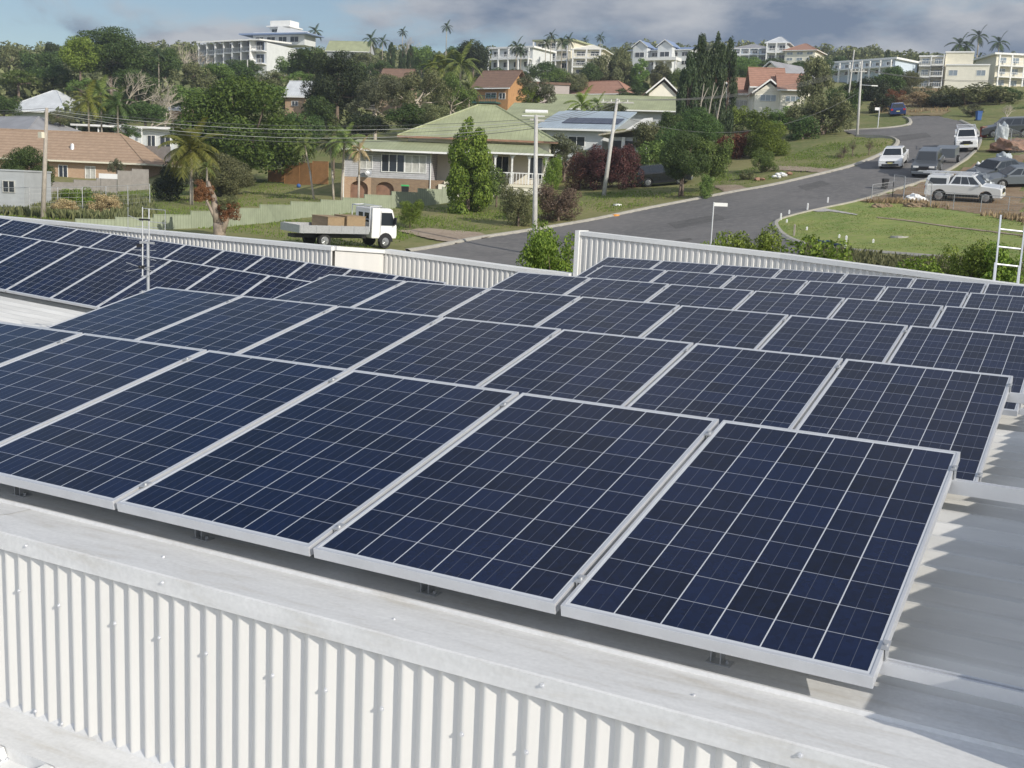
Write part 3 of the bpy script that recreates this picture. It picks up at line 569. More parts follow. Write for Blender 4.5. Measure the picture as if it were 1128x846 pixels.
def roof(kind, x0, x1, y0, y1, z, rise, material, parent, over=.45, th=.16, fascia='white_paint', hip=None, ridge=None):
    x0 -= over; x1 += over; y0 -= over; y1 += over; m = MB(); L = x1 - x0; D = y1 - y0; ym = (y0 + y1) / 2; xm = (x0 + x1) / 2
    if kind == 'flat': m.box(x0, x1, y0, y1, z, z + rise)
    elif kind == 'skew': m.prism([(y0, z), (y1, z + rise), (y1, z + rise + th), (y0, z + th)], x0, x1, 'x')
    elif kind == 'skewx': m.prism([(x0, z), (x1, z + rise), (x1, z + rise + th), (x0, z + th)], y0, y1, 'y')
    elif kind == 'gx': m.prism([(y0, z), (ym, z + rise), (y1, z), (y1, z + th), (ym, z + rise + th), (y0, z + th)], x0, x1, 'x')
    elif kind == 'gy': m.prism([(x0, z), (xm, z + rise), (x1, z), (x1, z + th), (xm, z + rise + th), (x0, z + th)], y0, y1, 'y')
    elif kind == 'hip':
        h = hip if hip is not None else min(L, D) / 2; r0 = (x0 + h, ym, z + rise); r1 = (x1 - h, ym, z + rise)
        if L <= 2 * h + .1: r0 = (xm - .4, ym, z + rise); r1 = (xm + .4, ym, z + rise)
        m.add([(x0, y0, z), (x1, y0, z), (x1, y1, z), (x0, y1, z), r0, r1], [(0, 1, 5, 4), (1, 2, 5), (2, 3, 4, 5), (3, 0, 4), (3, 2, 1, 0)])
    o = m.obj('roof', material, parent)
    if kind in ('hip', 'gx', 'skew'):
        g = MB(); g.box(x0 - .01, x1 + .01, y0 - .10, y0 - .004, z - .12, z + .06)
        if kind == 'hip': g.box(x1 + .004, x1 + .1, y0, y1, z - .12, z + .05).box(x0 - .1, x0 - .004, y0, y1, z - .12, z + .05)
        g.obj('gutter', fascia, o)
        if kind == 'hip':
            q = MB(); q.tube(r0, r1, .09, n=6).tube((x0, y0, z + .03), r0, .08, n=6).tube((x1, y0, z + .03), r1, .08, n=6).tube((x1, y1, z + .03), r1, .08, n=6); q.obj('ridge', material, o)
        elif kind == 'gx': MB().tube((x0, ym, z + rise + th), (x1, ym, z + rise + th), .09, n=6).obj('ridge', material, o)
    if kind == 'gx' or kind == 'gy':
        g = MB()
        if kind == 'gy': g.prism([(x0 + over, z), (x1 - over, z), (xm, z + rise * (1 - over * 2 / L))], y0 + over + .01, y1 - over - .01, 'y')
        else: g.prism([(y0 + over, z), (y1 - over, z), (ym, z + rise * (1 - over * 2 / D))], x0 + over + .01, x1 - over - .01, 'x')
        g.obj('gable', GABLE[0], parent)
        if kind == 'gy':
            b = MB(); b.bar((x0, y0 - .03, z), (xm, y0 - .03, z + rise + .02), .05, .2).bar((x1, y0 - .03, z), (xm, y0 - .03, z + rise + .02), .05, .2); b.obj('barge_board', fascia, o)
    return o
GABLE = ['pale_cream']
def house(name, label, fc, depth_, wall, rk, rise, rmat, wins=(), group=None, over=.45, cat='house', fascia='white_paint', down=4):
    p, w, h, a = fc; t = thing(name, label, cat, p, a, group); GABLE[0] = wall
    wall_box(0, w, 0, depth_, -down, h, wall, t); roof(rk, 0, w, 0, depth_, h + .003, rise, rmat, t, over, fascia=fascia)
    for q in wins: window(t, q[0] * w, q[1] * h, q[2] * w, q[3] * h, bars=q[4] if len(q) > 4 else 1, glass=q[5] if len(q) > 5 else 'glass_dark')
    return t, w, h
def balcony(t, x0, x1, y0, z, depth_=1.6, rail='white_paint', h=1.0, name='balcony'):
    m = MB(); m.box(x0, x1, y0 - depth_, y0 - .003, z - .2, z); o = m.obj(name, rail, t)
    r = MB(); r.box(x0, x1, y0 - depth_, y0 - depth_ + .06, z + h - .08, z + h).box(x0, x1, y0 - depth_, y0 - depth_ + .06, z + .05, z + .12)
    n = max(3, int((x1 - x0) / .45))
    for i in range(n + 1): c = x0 + (x1 - x0 - .05) * i / n; r.box(c, c + .05, y0 - depth_ + .005, y0 - depth_ + .05, z, z + h - .085)
    r.obj('railing', rail, o); return o

# -- left: tan brick house under a brown tiled roof
fc = facade(-95, 124, 157, 121, 199, 175.5); fc = (fc[0], fc[1], fc[2], fc[3])
t, w, h = house('brick_house', 'long tan brick house with a brown tiled hip roof behind the left power pole', fc, 9.5, 'tan_brick', 'hip', 3.3, 'tan_tiles', over=.7, fascia='cream')
for x0, x1 in ((.640, .680), (.755, .80)): window(t, x0 * w, .9, (x1 - x0) * w, 1.5, glass='curtain' if x0 > .7 else 'glass_dark')
p = A(44, 160, 118)
MB().tube((w * .67, 1.6, h + 1.2), (w * .67, 1.6, h + 1.9), .25, .18, n=10).obj('roof_vent', 'alu', t)
# -- small grey shed at the left edge
fc = facade(-30, 84, 27, 83.6, 226, 188); t, w, h = house('shed', 'small grey rendered shed with one window at the left edge', fc, 4, 'grey_wall', 'flat', .12, 'grey_wall', over=.06, cat='shed')
window(t, w * .59, h * .40, w * .24, h * .34, frame='curtain')
# -- behind it
house('grey_roof_house', 'house with a grey metal roof at the left edge behind the tan brick house', facade(-60, 150, 30, 140, 172, 146.5), 10, 'grey_wall', 'hip', 2.4, 'grey_roof')
t, w, h = house('white_house', 'white house under a pale metal hip roof above the grey roof on the left', facade(8, 172, 72, 170, 148, 123.5), 10, 'grey_white', 'hip', 3.6, 'white_roof', [(.15, .35, .2, .4), (.62, .35, .25, .4)], over=.9)
t, w, h = house('white_carport_house', 'low white house with a flat roof and open veranda behind the small palms', facade(126, 150, 192, 149, 163, 142), 8, 'grey_white', 'flat', .28, 'white_paint', [(.55, .15, .14, .55), (.76, .15, .18, .55, 1, 'glass_dark')], over=1.0)
MB().box(-5, w * .5, -1.6, -1.4, 0, 1.0).obj('railing', 'white_paint', t)
for q in range(4): MB().box(-4.8 + q * 3, -4.65 + q * 3, -1.0, -.85, 0, h).obj('post', 'white_paint', t)
MB().box(-5.4, .0, -1.4, 5, h - .0, h + .25).obj('porch_roof', 'white_paint', t)
house('cottage', 'tiny cottage with a grey gable roof between the flat roofed house and the big tree', facade(189, 170, 206, 169.6, 133, 121.5), 4, 'tan_brick', 'gx', 1.5, 'grey_roof')
t, w, h = house('gable_house', 'white roofed brick house peeping out right of the big green tree', facade(314, 172, 338, 171, 121, 107), 4.5, 'tan_brick', 'gx', 2.4, 'white_roof', [(.3, .3, .3, .4)])

# -- terraced white apartments on the left hilltop
fc = facade(224, 296, 314, 286, 73, 47); p, w, h, a = fc
t = thing('apartment_block', 'stepped white apartment block with rows of balconies on the left hilltop', 'apartments', p, a)
nb = 7; bw = w / nb
for i in range(nb):
    z1 = h * (.98 - .02 * i) ; y0 = -i * 1.3
    wall_box(i * bw, (i + 1) * bw - .02, y0, 6, -8, z1 - .4, 'grey_white', t)
    for l in range(2):
        zz = -h * .06 + l * h * .5
        window(t, i * bw + bw * .18, zz + .3, bw * .62, h * .33, y=y0, frame='blue_trim')
        MB().box(i * bw, i * bw + .35, y0 - 2.2, y0 - .004, zz - .2, zz + h * .5 - .25).obj('fin_wall', 'white_paint', t)
        balcony(t, i * bw + .36, (i + 1) * bw - .03, y0, zz, 2.0, h=1.05)
    r = MB(); r.prism([(y0 - 2.8, z1 - .25), (y0 - 2.8, z1 + .1), (3, z1 + 1.0), (3, z1 + .6)], i * bw - .1, (i + 1) * bw - .13, 'x'); r.obj('roof', 'white_paint', t)
# penthouse tier
wall_box(w * .5, w * 1.12, 4, 9, h - .3, h + 3.0, 'grey_white', t); MB().box(w * .38, w * 1.2, 2, 10, h + 2.2, h + 2.5).obj('roof', 'blue_trim', t)
wall_box(w * .68, w * .92, 5, 9, h + 3.36, h + 6.0, 'white_paint', t); MB().box(w * .66, w * .94, 4, 10, h + 4.3, h + 4.6).obj('roof', 'white_paint', t); MB().prism([(w * .8, h + 2.51), (w * 1.18, h + 2.51), (w * 1.18, h + 2.8), (w * .82, h + 4.4)], 3.4, 3.8, 'y').obj('screen_wall', 'white_paint', t)
for q in range(4): window(t, w * (.53 + .14 * q), h + .4, w * .1, 1.4, y=4)
window(t, w * .7, h + 2.9, w * .08, 1.0, y=5)
# -- hilltop roofs in the middle
house('hill_house', 'long low house with a green grey roof on the hilltop left of centre', facade(360, 330, 405, 328, 66, 57), 7, 'grey_wall', 'gx', 3.2, 'green_roof', [(.2, .3, .2, .5), (.6, .3, .2, .5)])
house('brown_roof_house', 'brown roofed house almost hidden among the trees above the green house', facade(418, 196, 448, 195, 104, 92), 6, 'brown_brick', 'gx', 2.6, 'brown_tiles')
t, w, h = house('orange_house', 'orange brown gabled house with a green balcony among the trees', facade(524, 184, 559, 181, 121, 98), 6, 'orange_wood', 'gx', 3.0, 'brown_tiles', [(.30, .55, .34, .26), (.72, .5, .2, .3)], over=.7)
balcony(t, 0, w * .78, 0, h * .34, 1.6, 'dark_green')
t, w, h = house('pink_grey_block', 'plain pinkish grey building right of the orange gabled house', facade(557, 196, 626, 196, 122, 93), 9, 'pinkgrey_wall', 'flat', .4, 'brown_tiles', [(.1, .35, .1, .3)], cat='building', over=.2)
house('long_low_house', 'long low house with an orange tiled roof behind the pinkish grey building', facade(612, 214, 690, 206, 112, 104), 8, 'pale_cream', 'hip', 2.8, 'red_tiles')
# -- centre hilltop blocks
def block(label, px0, d0, px1, d1, pb, pe, dep, wall, floors, bays, rise=.4, rk='flat', rmat='white_paint', bal=True, glass='glass_dark', down=6, name='hill_block', cat='apartments'):
    p, w, h, a = facade(px0, d0, px1, d1, pb, pe); t = thing(name, label, cat, p, a); GABLE[0] = wall
    wall_box(0, w, 0, dep, -down, h, wall, t); roof(rk, 0, w, 0, dep, h + .003, rise, rmat, t, .7)
    fh = h / floors; bw = w / bays
    for f in range(floors):
        for b in range(bays):
            window(t, b * bw + bw * .2, f * fh + fh * .28, bw * .6, fh * .5, glass=glass)
        if bal and f: balcony(t, .1, w - .1, 0, f * fh, 1.7)
        if bal:
            for b in range(bays + 1): MB().box(b * (w - .3) / bays, b * (w - .3) / bays + .3, -1.7, -1.4, f * fh - (2 if f == 0 else 0), (f + 1) * fh - .22).obj('post', 'white_paint', t)
    return t, w, h
block('white balcony block behind palms above the orange house', 541, 268, 586, 262, 77, 54, 9, 'grey_white', 2, 4)
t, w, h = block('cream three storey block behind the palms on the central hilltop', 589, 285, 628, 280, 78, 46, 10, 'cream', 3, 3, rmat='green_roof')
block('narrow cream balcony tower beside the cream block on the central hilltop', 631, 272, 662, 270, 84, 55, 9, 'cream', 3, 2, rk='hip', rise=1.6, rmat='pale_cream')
t, w, h = block('white two storey mansion with twin blue gables on the centre right hilltop', 694, 300, 759, 292, 74, 56, 11, 'grey_white', 2, 6, bal=False, rk='gx', rise=1.2, rmat='blue_trim', name='mansion', cat='house')
for q in (.10, .52):
    GABLE[0] = 'grey_white'; g = wall_box(w * q, w * (q + .24), -2.5, -.004, -4, h + .6, 'grey_white', t, 'bay'); roof('gy', w * q, w * (q + .24), -2.5, 3, h + .6, 1.7, 'blue_trim', g, .4)
    window(t, w * (q + .04), h * .55, w * .16, h * .3, y=-2.504)
for q in range(4): MB().box(w * (.38 + q * .17), w * (.38 + q * .17) + .5, -6, -5.5, -9, h * .25).obj('column', 'white_paint', t)
MB().box(w * .36, w * .93, -6.4, -2.6, h * .25, h * .42).obj('terrace', 'white_paint', t)
t, w, h = block('pale blue verandah house at the left of the right hilltop group', 806, 322, 846, 318, 68, 54, 9, 'pale_blue_wall', 2, 4, rk='hip', rise=1.8, rmat='grey_roof', name='hill_house', cat='house')
t, w, h = block('white turreted house with verandahs at the centre of the right hilltop', 844, 312, 866, 310, 69, 48, 8, 'grey_white', 2, 2, rk='hip', rise=2.2, rmat='white_roof', name='hill_house', cat='house')
block('red roofed white house beside the turreted house on the right hilltop', 864, 308, 897, 304, 68, 56, 9, 'pale_cream', 2, 3, rk='hip', rise=2.4, rmat='red_tiles', name='hill_house', cat='house', bal=False, glass='glass_pale')
block('flat roofed pale blue house left of the cream hillside apartments', 917, 262, 985, 250, 82, 68, 9, 'pale_blue_wall', 2, 6, name='hill_house', cat='house')
# right cream flats
fc = facade(1010, 256, 1070, 252, 98, 62); p, w, h, a = fc
t = thing('apartment_block', 'cream three storey flats with stepped white balconies on the right hill', 'apartments', p, a); fh = h / 3
wall_box(0, w * .47, 0, 7, -6, h * .96, 'cream', t); wall_box(w * .47 + .01, w * .98, -1.5, 7, -6, h * 1.06, 'cream', t); wall_box(w * .50, w * 1.28, -3, -1.51, -6, h * .66, 'pale_cream', t)
for f in range(3):
    for b in range(2):
        window(t, w * (.05 + .23 * b), f * fh + fh * .3, w * .13, fh * .45, glass='glass_pale'); balcony(t, w * (.0 + .23 * b), w * (.21 + .23 * b), 0, f * fh + .1, 2.2 + b * 1.2, h=1.0)
        MB().box(w * (.21 + .23 * b), w * (.225 + .23 * b), -2.2 - b * 1.2, -.004, f * fh - 1, f * fh + fh - .1).obj('fin_wall', 'white_paint', t)
for q in (.56, 1.06): window(t, w * q, h * .36, w * .16, fh * .5, y=-3, glass='glass_pale')
MB().box(-.2, w * .46, -.6, 7, h * .96, h * .96 + .3).obj('roof', 'white_paint', t); MB().box(w * .46 + .01, w * .99, -1.7, 7.1, h * 1.06 + .002, h * 1.06 + .3).obj('roof', 'white_paint', t); MB().box(w * .49, w * 1.29, -3.2, -1.75, h * .66 + .002, h * .66 + .3).obj('roof', 'white_paint', t)
block('second cream block of flats with a pale green balcony at the right edge', 1094, 262, 1150, 262, 97, 62, 12, 'cream', 3, 4, glass='glass_pale')
# -- cream houses with red tiles
def tile_house(label, px0, d0, px1, d1, pb, pe, rise, wins, dep=10, kind='gy', down=4):
    return house('tile_roof_house', label, facade(px0, d0, px1, d1, pb, pe), dep, 'pale_cream', kind, rise, 'red_tiles', wins, over=.6, down=down)
tile_house('small cream gable with a red tiled roof left of the tall conifers', 714, 176, 744, 176, 122, 104, 2.4, [(.3, .2, .4, .4)])
def gable_wing(t, x0, x1, yf, h, rise, down=4):
    GABLE[0] = 'pale_cream'; g = wall_box(x0, x1, yf, -.004, -down, h, 'pale_cream', t, 'wing'); roof('gy', x0, x1, yf, 4, h + .004, rise, 'red_tiles', g, .5); return g
t, w, h = tile_house('cream house with a satellite dish and red tiles right of the tall conifers', 790, 168, 826, 167.4, 124, 104, 2.6, [(.52, .3, .4, .4, 2, 'curtain')], kind='gx', dep=8); gable_wing(t, -.9, w * .40, -1.6, h - .2, 2.0); window(t, w * .02, h * .35, w * .24, h * .4, y=-1.604, glass='glass_pale')
t, w, h = tile_house('tallest cream house with a red tiled gable above the green shrubs', 828, 160, 860, 159.6, 124, 97, 3.0, [], kind='gx', dep=8); gable_wing(t, .1, w * .98, -1.8, h - 1.0, 1.9); window(t, w * .2, h * .42, w * .55, h * .26, y=-1.804, glass='glass_pale', bars=2)
t, w, h = tile_house('red brown tiled wing at the right of the cream houses', 859, 156, 886, 155.5, 120, 100, 2.6, [(.2, .4, .6, .32, 2, 'glass_pale')], kind='gx')
house('cream_cottage', 'small cream gabled cottage above the red tiled roofs', facade(834, 206, 862, 202, 92, 82), 9, 'pale_cream', 'gy', 2.2, 'grey_roof', [(.2, .3, .3, .5)])
house('green_roof_hall', 'long low building with a pale green roof behind the solar panelled house', facade(606, 158, 745, 154, 128, 121.5), 9, 'grey_wall', 'gx', 2.2, 'green_roof', over=.9)

# -- the green roofed queenslander in the middle
fcw = facade(379, 97.6, 474, 97, 216, 166); p, w, h, a = fcw
t = thing('green_roof_house', 'old grey weatherboard house with a faded green hip roof behind the green fence', 'house', p, a)
wall_box(0, w, 0, 12, h * .42, h, 'weatherboard', t)
bm_ = MB(); us = h * .42
# brick understorey with two arches
def arch_wall(x0, x1, cx, r, z1, spring, y0, y1):
    pr = [(x0, -1), (cx - r, -1), (cx - r, spring)] + [(cx - r * math.cos(math.pi * k / 10), spring + r * .75 * math.sin(math.pi * k / 10)) for k in range(1, 10)] + [(cx + r, spring), (cx + r, -1), (x1, -1), (x1, z1), (x0, z1)]
    return pr
for (x0, x1, cx, r) in ((0, w * .31, w * .17, w * .105), (w * .31 + .002, w * .62, w * .47, w * .105)):
    bm_ = MB(); pr = arch_wall(x0, x1, cx, r, us - .004, us * .45, 0, .3); bm_.prism(pr, .02, .3, 'y'); bm_.obj('brick_arch', 'brown_brick' if x0 else 'tan_brick', t)
    MB().box(cx - r, cx + r, .35, .4, -1, us - .05).obj('garage_door', 'brown_rust', t)
MB().box(w * .62 + .004, w + 9, .02, 10, -1, us - .004).obj('base_wall', 'brown_brick', t)
MB().box(.4, w * .62, .45, 11, -1, us - .01).obj('base_wall', 'brown_brick', t)
window(t, w * .175, us + (h - us) * .30, w * .15, (h - us) * .5, bars=1, glass='curtain')
window(t, w * .425, us + (h - us) * .22, w * .27, (h - us) * .66, bars=2, glass='glass_dark'); window(t, w * .695, us + (h - us) * .22, w * .25, (h - us) * .66, bars=2, glass='curtain')
MB().tube((w * .995, -.06, -.5), (w * .995, -.06, h), .05).obj('downpipe', 'white_paint', t); MB().tube((-.05, -.06, -.5), (-.05, -.06, h), .05).obj('downpipe', 'white_paint', t)
d_ = thing('satellite_dish', 'small grey satellite dish fixed to the wall of the green roofed house', 'dish', p + Matrix.Rotation(a, 3, 'Z') @ Vector((w * .28, -.45, us + .35)), a)
dm = MB(); rr_ = [(0, 0), (.18, .03), (.34, .10)]
vs = [(r * math.cos(q * math.pi / 7), -.1 - (.12 - z), r * math.sin(q * math.pi / 7)) for r, z in rr_[1:] for q in range(14)] + [(0, -.0, 0)]
dm.add([(.0, 0, 0)] + [(r * math.cos(q * math.pi / 7), -z * 1.4, r * math.sin(q * math.pi / 7)) for r, z in rr_[1:] for q in range(14)], [(0, 1 + q, 1 + (q + 1) % 14) for q in range(14)] + [(1 + q, 15 + q, 15 + (q + 1) % 14, 1 + (q + 1) % 14) for q in range(14)])
o = dm.obj('dish', 'alu_dull', d_); o.rotation_euler = (R(-25), 0, R(35)); MB().tube((0, 0, 0), (0, .4, -.25), .025).obj('arm', 'alu_dull', d_)
# wing roof: long low skillion, main hip roof and the verandah to the right
m = MB(); zw = h + .003; m.add([(-.6, -1.0, zw), (w + 1.6, -1.0, zw), (w + 1.6, 3.4, zw + 1.0), (.4, 3.4, zw + 1.0), (-.6, -1.0, zw - .12), (w + 1.6, -1.0, zw - .12)], [(0, 1, 2, 3), (4, 5, 1, 0)]); m.add([(-.6, -1.0, zw), (.4, 3.4, zw + 1), (.4, 9, zw + 1), (-.6, 12, zw)], [(0, 1, 2, 3)])
rw = m.obj('wing_roof', 'green_roof', t); MB().box(-.65, w + 1.6, -1.1, -1.0, zw - .14, zw + .02).obj('gutter', 'white_paint', rw)
x0r = w * 51 / 95; wr = 175 / 95 * w * 1.02; zr = A(430, 149.5, 99.6).z - p.z; xr_ = x0r + wr; rr3 = A(515, 117, 106.6).z - p.z
MB().box(x0r + .8, xr_ - .8, 3.5, 15, us, zr - .01).obj('wall', 'pale_cream', t)
apx = (x0r + wr * .44, 9.5, rr3); apx2 = (x0r + wr * .56, 9.5, rr3)
m = MB(); m.add([(x0r, 2.6, zr), (xr_, 2.6, zr), (xr_, 16.4, zr), (x0r, 16.4, zr), apx, apx2], [(0, 1, 5, 4), (2, 3, 4, 5), (3, 2, 1, 0)]); ro = m.obj('roof', 'green_roof', t)
m = MB(); m.add([(x0r, 2.6, zr), (xr_, 2.6, zr), (xr_, 16.4, zr), (x0r, 16.4, zr), apx, apx2], [(3, 0, 4), (1, 2, 5)]); m.obj('hip_roof', 'green_roof_side', ro)
m = MB()
for c_, q in (((x0r, 2.6, zr + .04), apx), ((xr_, 2.6, zr + .04), apx2), ((xr_, 16.4, zr + .04), apx2), (apx, apx2)): m.tube(c_, q, .1, n=6)
m.obj('ridge', 'green_roof', ro); MB().box(x0r, xr_, 2.5, 2.596, zr - .14, zr + .03).obj('gutter', 'brown_rust', ro)
vz = zr - .25; v0, v1 = w + 1.7, xr_ - .2
m = MB(); m.add([(v0, -.6, vz - .95), (v1, -.6, vz - .95), (v1 - 2, 3.2, vz), (v0, 3.2, vz), (v1, 12, vz - .95), (v1 - 2, 12, vz)], [(0, 1, 2, 3), (1, 4, 5, 2)]); vr = m.obj('verandah_roof', 'green_roof', t); MB().box(v0, v1, -.7, -.6, vz - 1.08, vz - .93).obj('gutter', 'white_paint', vr)
MB().box(v0 - .5, v1 - .5, -.3, 3.4, us - .3, us - .05).obj('verandah_floor', 'cream', t)
for q in range(5):
    x = v1 - .6 - q * 1.45; MB().box(x - .07, x + .07, -.3, -.16, us - .04, vz - 1.0).obj('post', 'white_paint', t)
    m = MB()
    for s_ in (-1, 1): m.prism([(x + s_ * .07, vz - 1.0), (x + s_ * .07, vz - 1.45), (x + s_ * .25, vz - 1.12), (x + s_ * .5, vz - 1.0)], -.26, -.2, 'y')
    m.obj('bracket', 'white_paint', t)
m = MB(); m.box(v0, v1 - .6, -.27, -.2, us + .85, us + .93)
for q in range(40): x = v0 + q * .27; (x < v1 - .8) and m.box(x, x + .05, -.26, -.21, us - .04, us + .85)
m.obj('railing', 'white_paint', t); MB().box(v0 - 1, v1 - .7, -.22, 3, -1, us - .32).obj('base_wall', 'pale_cream', t)
for q in range(3): window(t, xr_ - 2.5 - q * 3.0, us + .5, 1.2, 1.9, y=3.48)

# -- solar panelled house behind it
p, w, h, a = facade(552, 124, 600, 123, 176, 141); t = thing('side_gable_house', 'green roofed house with an old solar water tank behind the verandah', 'house', p, a); GABLE[0] = 'grey_white'
wall_box(0, w, 0, 9, -3, h, 'grey_white', t); roof('skew', 0, w, 0, 9, h + .003, 3.3, 'green_roof', t, .9); window(t, w * .5, h * .45, w * .3, h * .35, glass='glass_dark')
MB().tube((w * .3, 5.2, h + 2.1), (w * .82, 5.2, h + 2.1), .25, n=14).box(w * .3, w * .82, 3.2, 4.8, h + 1.45, h + 1.58).obj('water_tank', 'white_paint', t)
p, w, h, a = facade(600, 120, 662, 118.2, 182, 143.5); t = thing('solar_roof_house', 'white house with a pale blue roof carrying a bank of dark solar panels', 'house', p, a)
wall_box(0, w, 0, 9, -3, h, 'grey_white', t); roof('skew', -.3, w + .6, 0, 9, h + .003, 2.6, 'blue_roof', t, .9)
window(t, w * .08, h * .55, w * .2, h * .28); window(t, w * .4, h * .55, w * .3, h * .28)
sl_ = math.atan2(2.6, 10.8); hr = thing('roof_solar_array', 'bank of twelve dark solar panels on the pale blue roof', 'solar panels', p + Matrix.Rotation(a, 3, 'Z') @ Vector((w * .2, 1.6, h + .80)), 0)
hr.rotation_euler = Matrix.Rotation(a, 3, 'Z').to_quaternion().to_matrix().to_euler(); hr.matrix_world = Matrix.Translation(hr.location) @ Matrix.Rotation(a, 4, 'Z') @ Matrix.Rotation(sl_, 4, 'X')
for i in range(6):
    for j in range(2): MB().box(i * 1.03 + j * .0, i * 1.03 + .99, j * 1.7, j * 1.7 + 1.64, 0, .05).obj('module', 'cells_far', hr)
p, w, h, a = facade(668, 114, 706, 113, 178, 151); t = thing('rusty_roof_annexe', 'white annexe with a rust streaked green roof beside the leaning pole', 'house', p, a); GABLE[0] = 'grey_white'
wall_box(0, w, .5, 9, -3, h, 'grey_white', t); roof('skewx', 0, w, 0, 8, h + .003, .9, 'rusty_roof', t, .8); MB().box(w * .15, w * .75, .30, .49, -.5, h * .85).obj('doorway', 'black', t); MB().box(w * .4, w * .5, .1, .29, -.5, h).obj('post', 'white_paint', t)
MB().prism([(w * .25, h + .5), (w + .5, h + .8), (w + .5, h + 2.1), (w * .9, h + 2.0)], 2, 2.4, 'y').obj('parapet', 'white_paint', t)

# ================================================================ vegetation
def crown_mesh(kind, seed, n, leaf):
    """unit crown: x,y in -1..1, z in -1..1; leaves are small folded quads gathered in clumps"""
    g = np.random.default_rng(seed); C = []; Rr = []
    if kind == 'round':
        nb = 46
        for i in range(nb):
            v = g.normal(size=3); v /= np.linalg.norm(v); q = g.uniform(.45, .82); c = v * q; c[2] = c[2] * .9
            if c[2] < -.55: c[2] *= .6
            C.append(c); Rr.append(g.uniform(.17, .34))
    elif kind == 'loose':
        for i in range(34):
            v = g.normal(size=3); v /= np.linalg.norm(v); C.append(v * g.uniform(.35, .88) * np.array([1, 1, .9])); Rr.append(g.uniform(.10, .25))
    elif kind == 'cypress':
        for i in range(60):
            z = g.uniform(-1, .95); w = .78 * (1 - max(0, z) ** 2.2) * (1 if z > -.6 else .75); a = g.uniform(0, 6.28); C.append(np.array([math.cos(a) * w * .62, math.sin(a) * w * .62, z])); Rr.append(g.uniform(.16, .28) * (1 - .35 * max(0, z)))
    elif kind == 'conifer':
        for i in range(60):
            z = g.uniform(-1, .98); w = .85 * (1 - (z + 1) / 2.02); a = g.uniform(0, 6.28); C.append(np.array([math.cos(a) * w * .8, math.sin(a) * w * .8, z])); Rr.append(.10 + .16 * (1 - (z + 1) / 2))
    elif kind == 'shrub':
        for i in range(40):
            a = g.uniform(0, 6.28); r = math.sqrt(g.uniform(0, 1)) * .75; z = g.uniform(-.8, .75 * math.sqrt(1 - r * r) + .1); C.append(np.array([math.cos(a) * r, math.sin(a) * r, z])); Rr.append(g.uniform(.2, .34))
    elif kind == 'umbrella':
        for i in range(46):
            a = g.uniform(0, 6.28); r = math.sqrt(g.uniform(0, 1)) * .86; C.append(np.array([math.cos(a) * r, math.sin(a) * r, .55 * math.sqrt(1 - r * r) + g.uniform(-.5, .15)])); Rr.append(g.uniform(.14, .27))
    elif kind == 'wisp':
        for i in range(70):
            a = g.uniform(0, 6.28); r = g.uniform(.1, .9); C.append(np.array([math.cos(a) * r, math.sin(a) * r, g.uniform(-1, 1) * (1.1 - r)])); Rr.append(g.uniform(.06, .15))
    C = np.array(C); Rr = np.array(Rr); w = Rr ** 2; k = g.choice(len(C), n, p=w / w.sum())
    d = g.normal(size=(n, 3)); d /= np.linalg.norm(d, axis=1)[:, None]
    p = C[k] + d * (Rr[k] * g.uniform(.55, 1.08, n) ** .6)[:, None]
    nrm = d + g.normal(size=(n, 3)) * .55; nrm /= np.linalg.norm(nrm, axis=1)[:, None]
    a = np.cross(nrm, g.normal(size=(n, 3))); a /= np.linalg.norm(a, axis=1)[:, None]; b = np.cross(nrm, a)
    s = leaf * g.uniform(.6, 1.35, n)[:, None]
    if kind in ('cypress',): a[:, 2] *= 1.0
    v = np.stack([p - a * s, p - b * s * .55 + nrm * s * .12, p + a * s, p + b * s * .55 + nrm * s * .12], 1).reshape(-1, 3)
    me = bpy.data.meshes.new('crown_' + kind); me.vertices.add(len(v)); me.vertices.foreach_set('co', v.ravel()); me.loops.add(4 * n); me.loops.foreach_set('vertex_index', np.arange(4 * n))
    me.polygons.add(n); me.polygons.foreach_set('loop_start', np.arange(0, 4 * n, 4)); me.polygons.foreach_set('loop_total', np.full(n, 4)); me.update(); me.materials.append(M['leaf_mid'])
    return me, C
CR = {}
for kind, n, leaf in (('round', 9000, .040), ('loose', 5200, .036), ('cypress', 15000, .036), ('conifer', 6000, .035), ('shrub', 6000, .050), ('umbrella', 7000, .036), ('wisp', 2600, .030)):
    for s_ in range(3): CR[(kind, s_)] = crown_mesh(kind, 11 * s_ + 5, n, leaf)
FINE = {('round', 'f'): crown_mesh('round', 77, 34000, .024), ('shrub', 'f'): crown_mesh('shrub', 78, 13000, .032), ('loose', 'f'): crown_mesh('loose', 79, 11000, .026)}
CR.update(FINE)
cnt = [0]
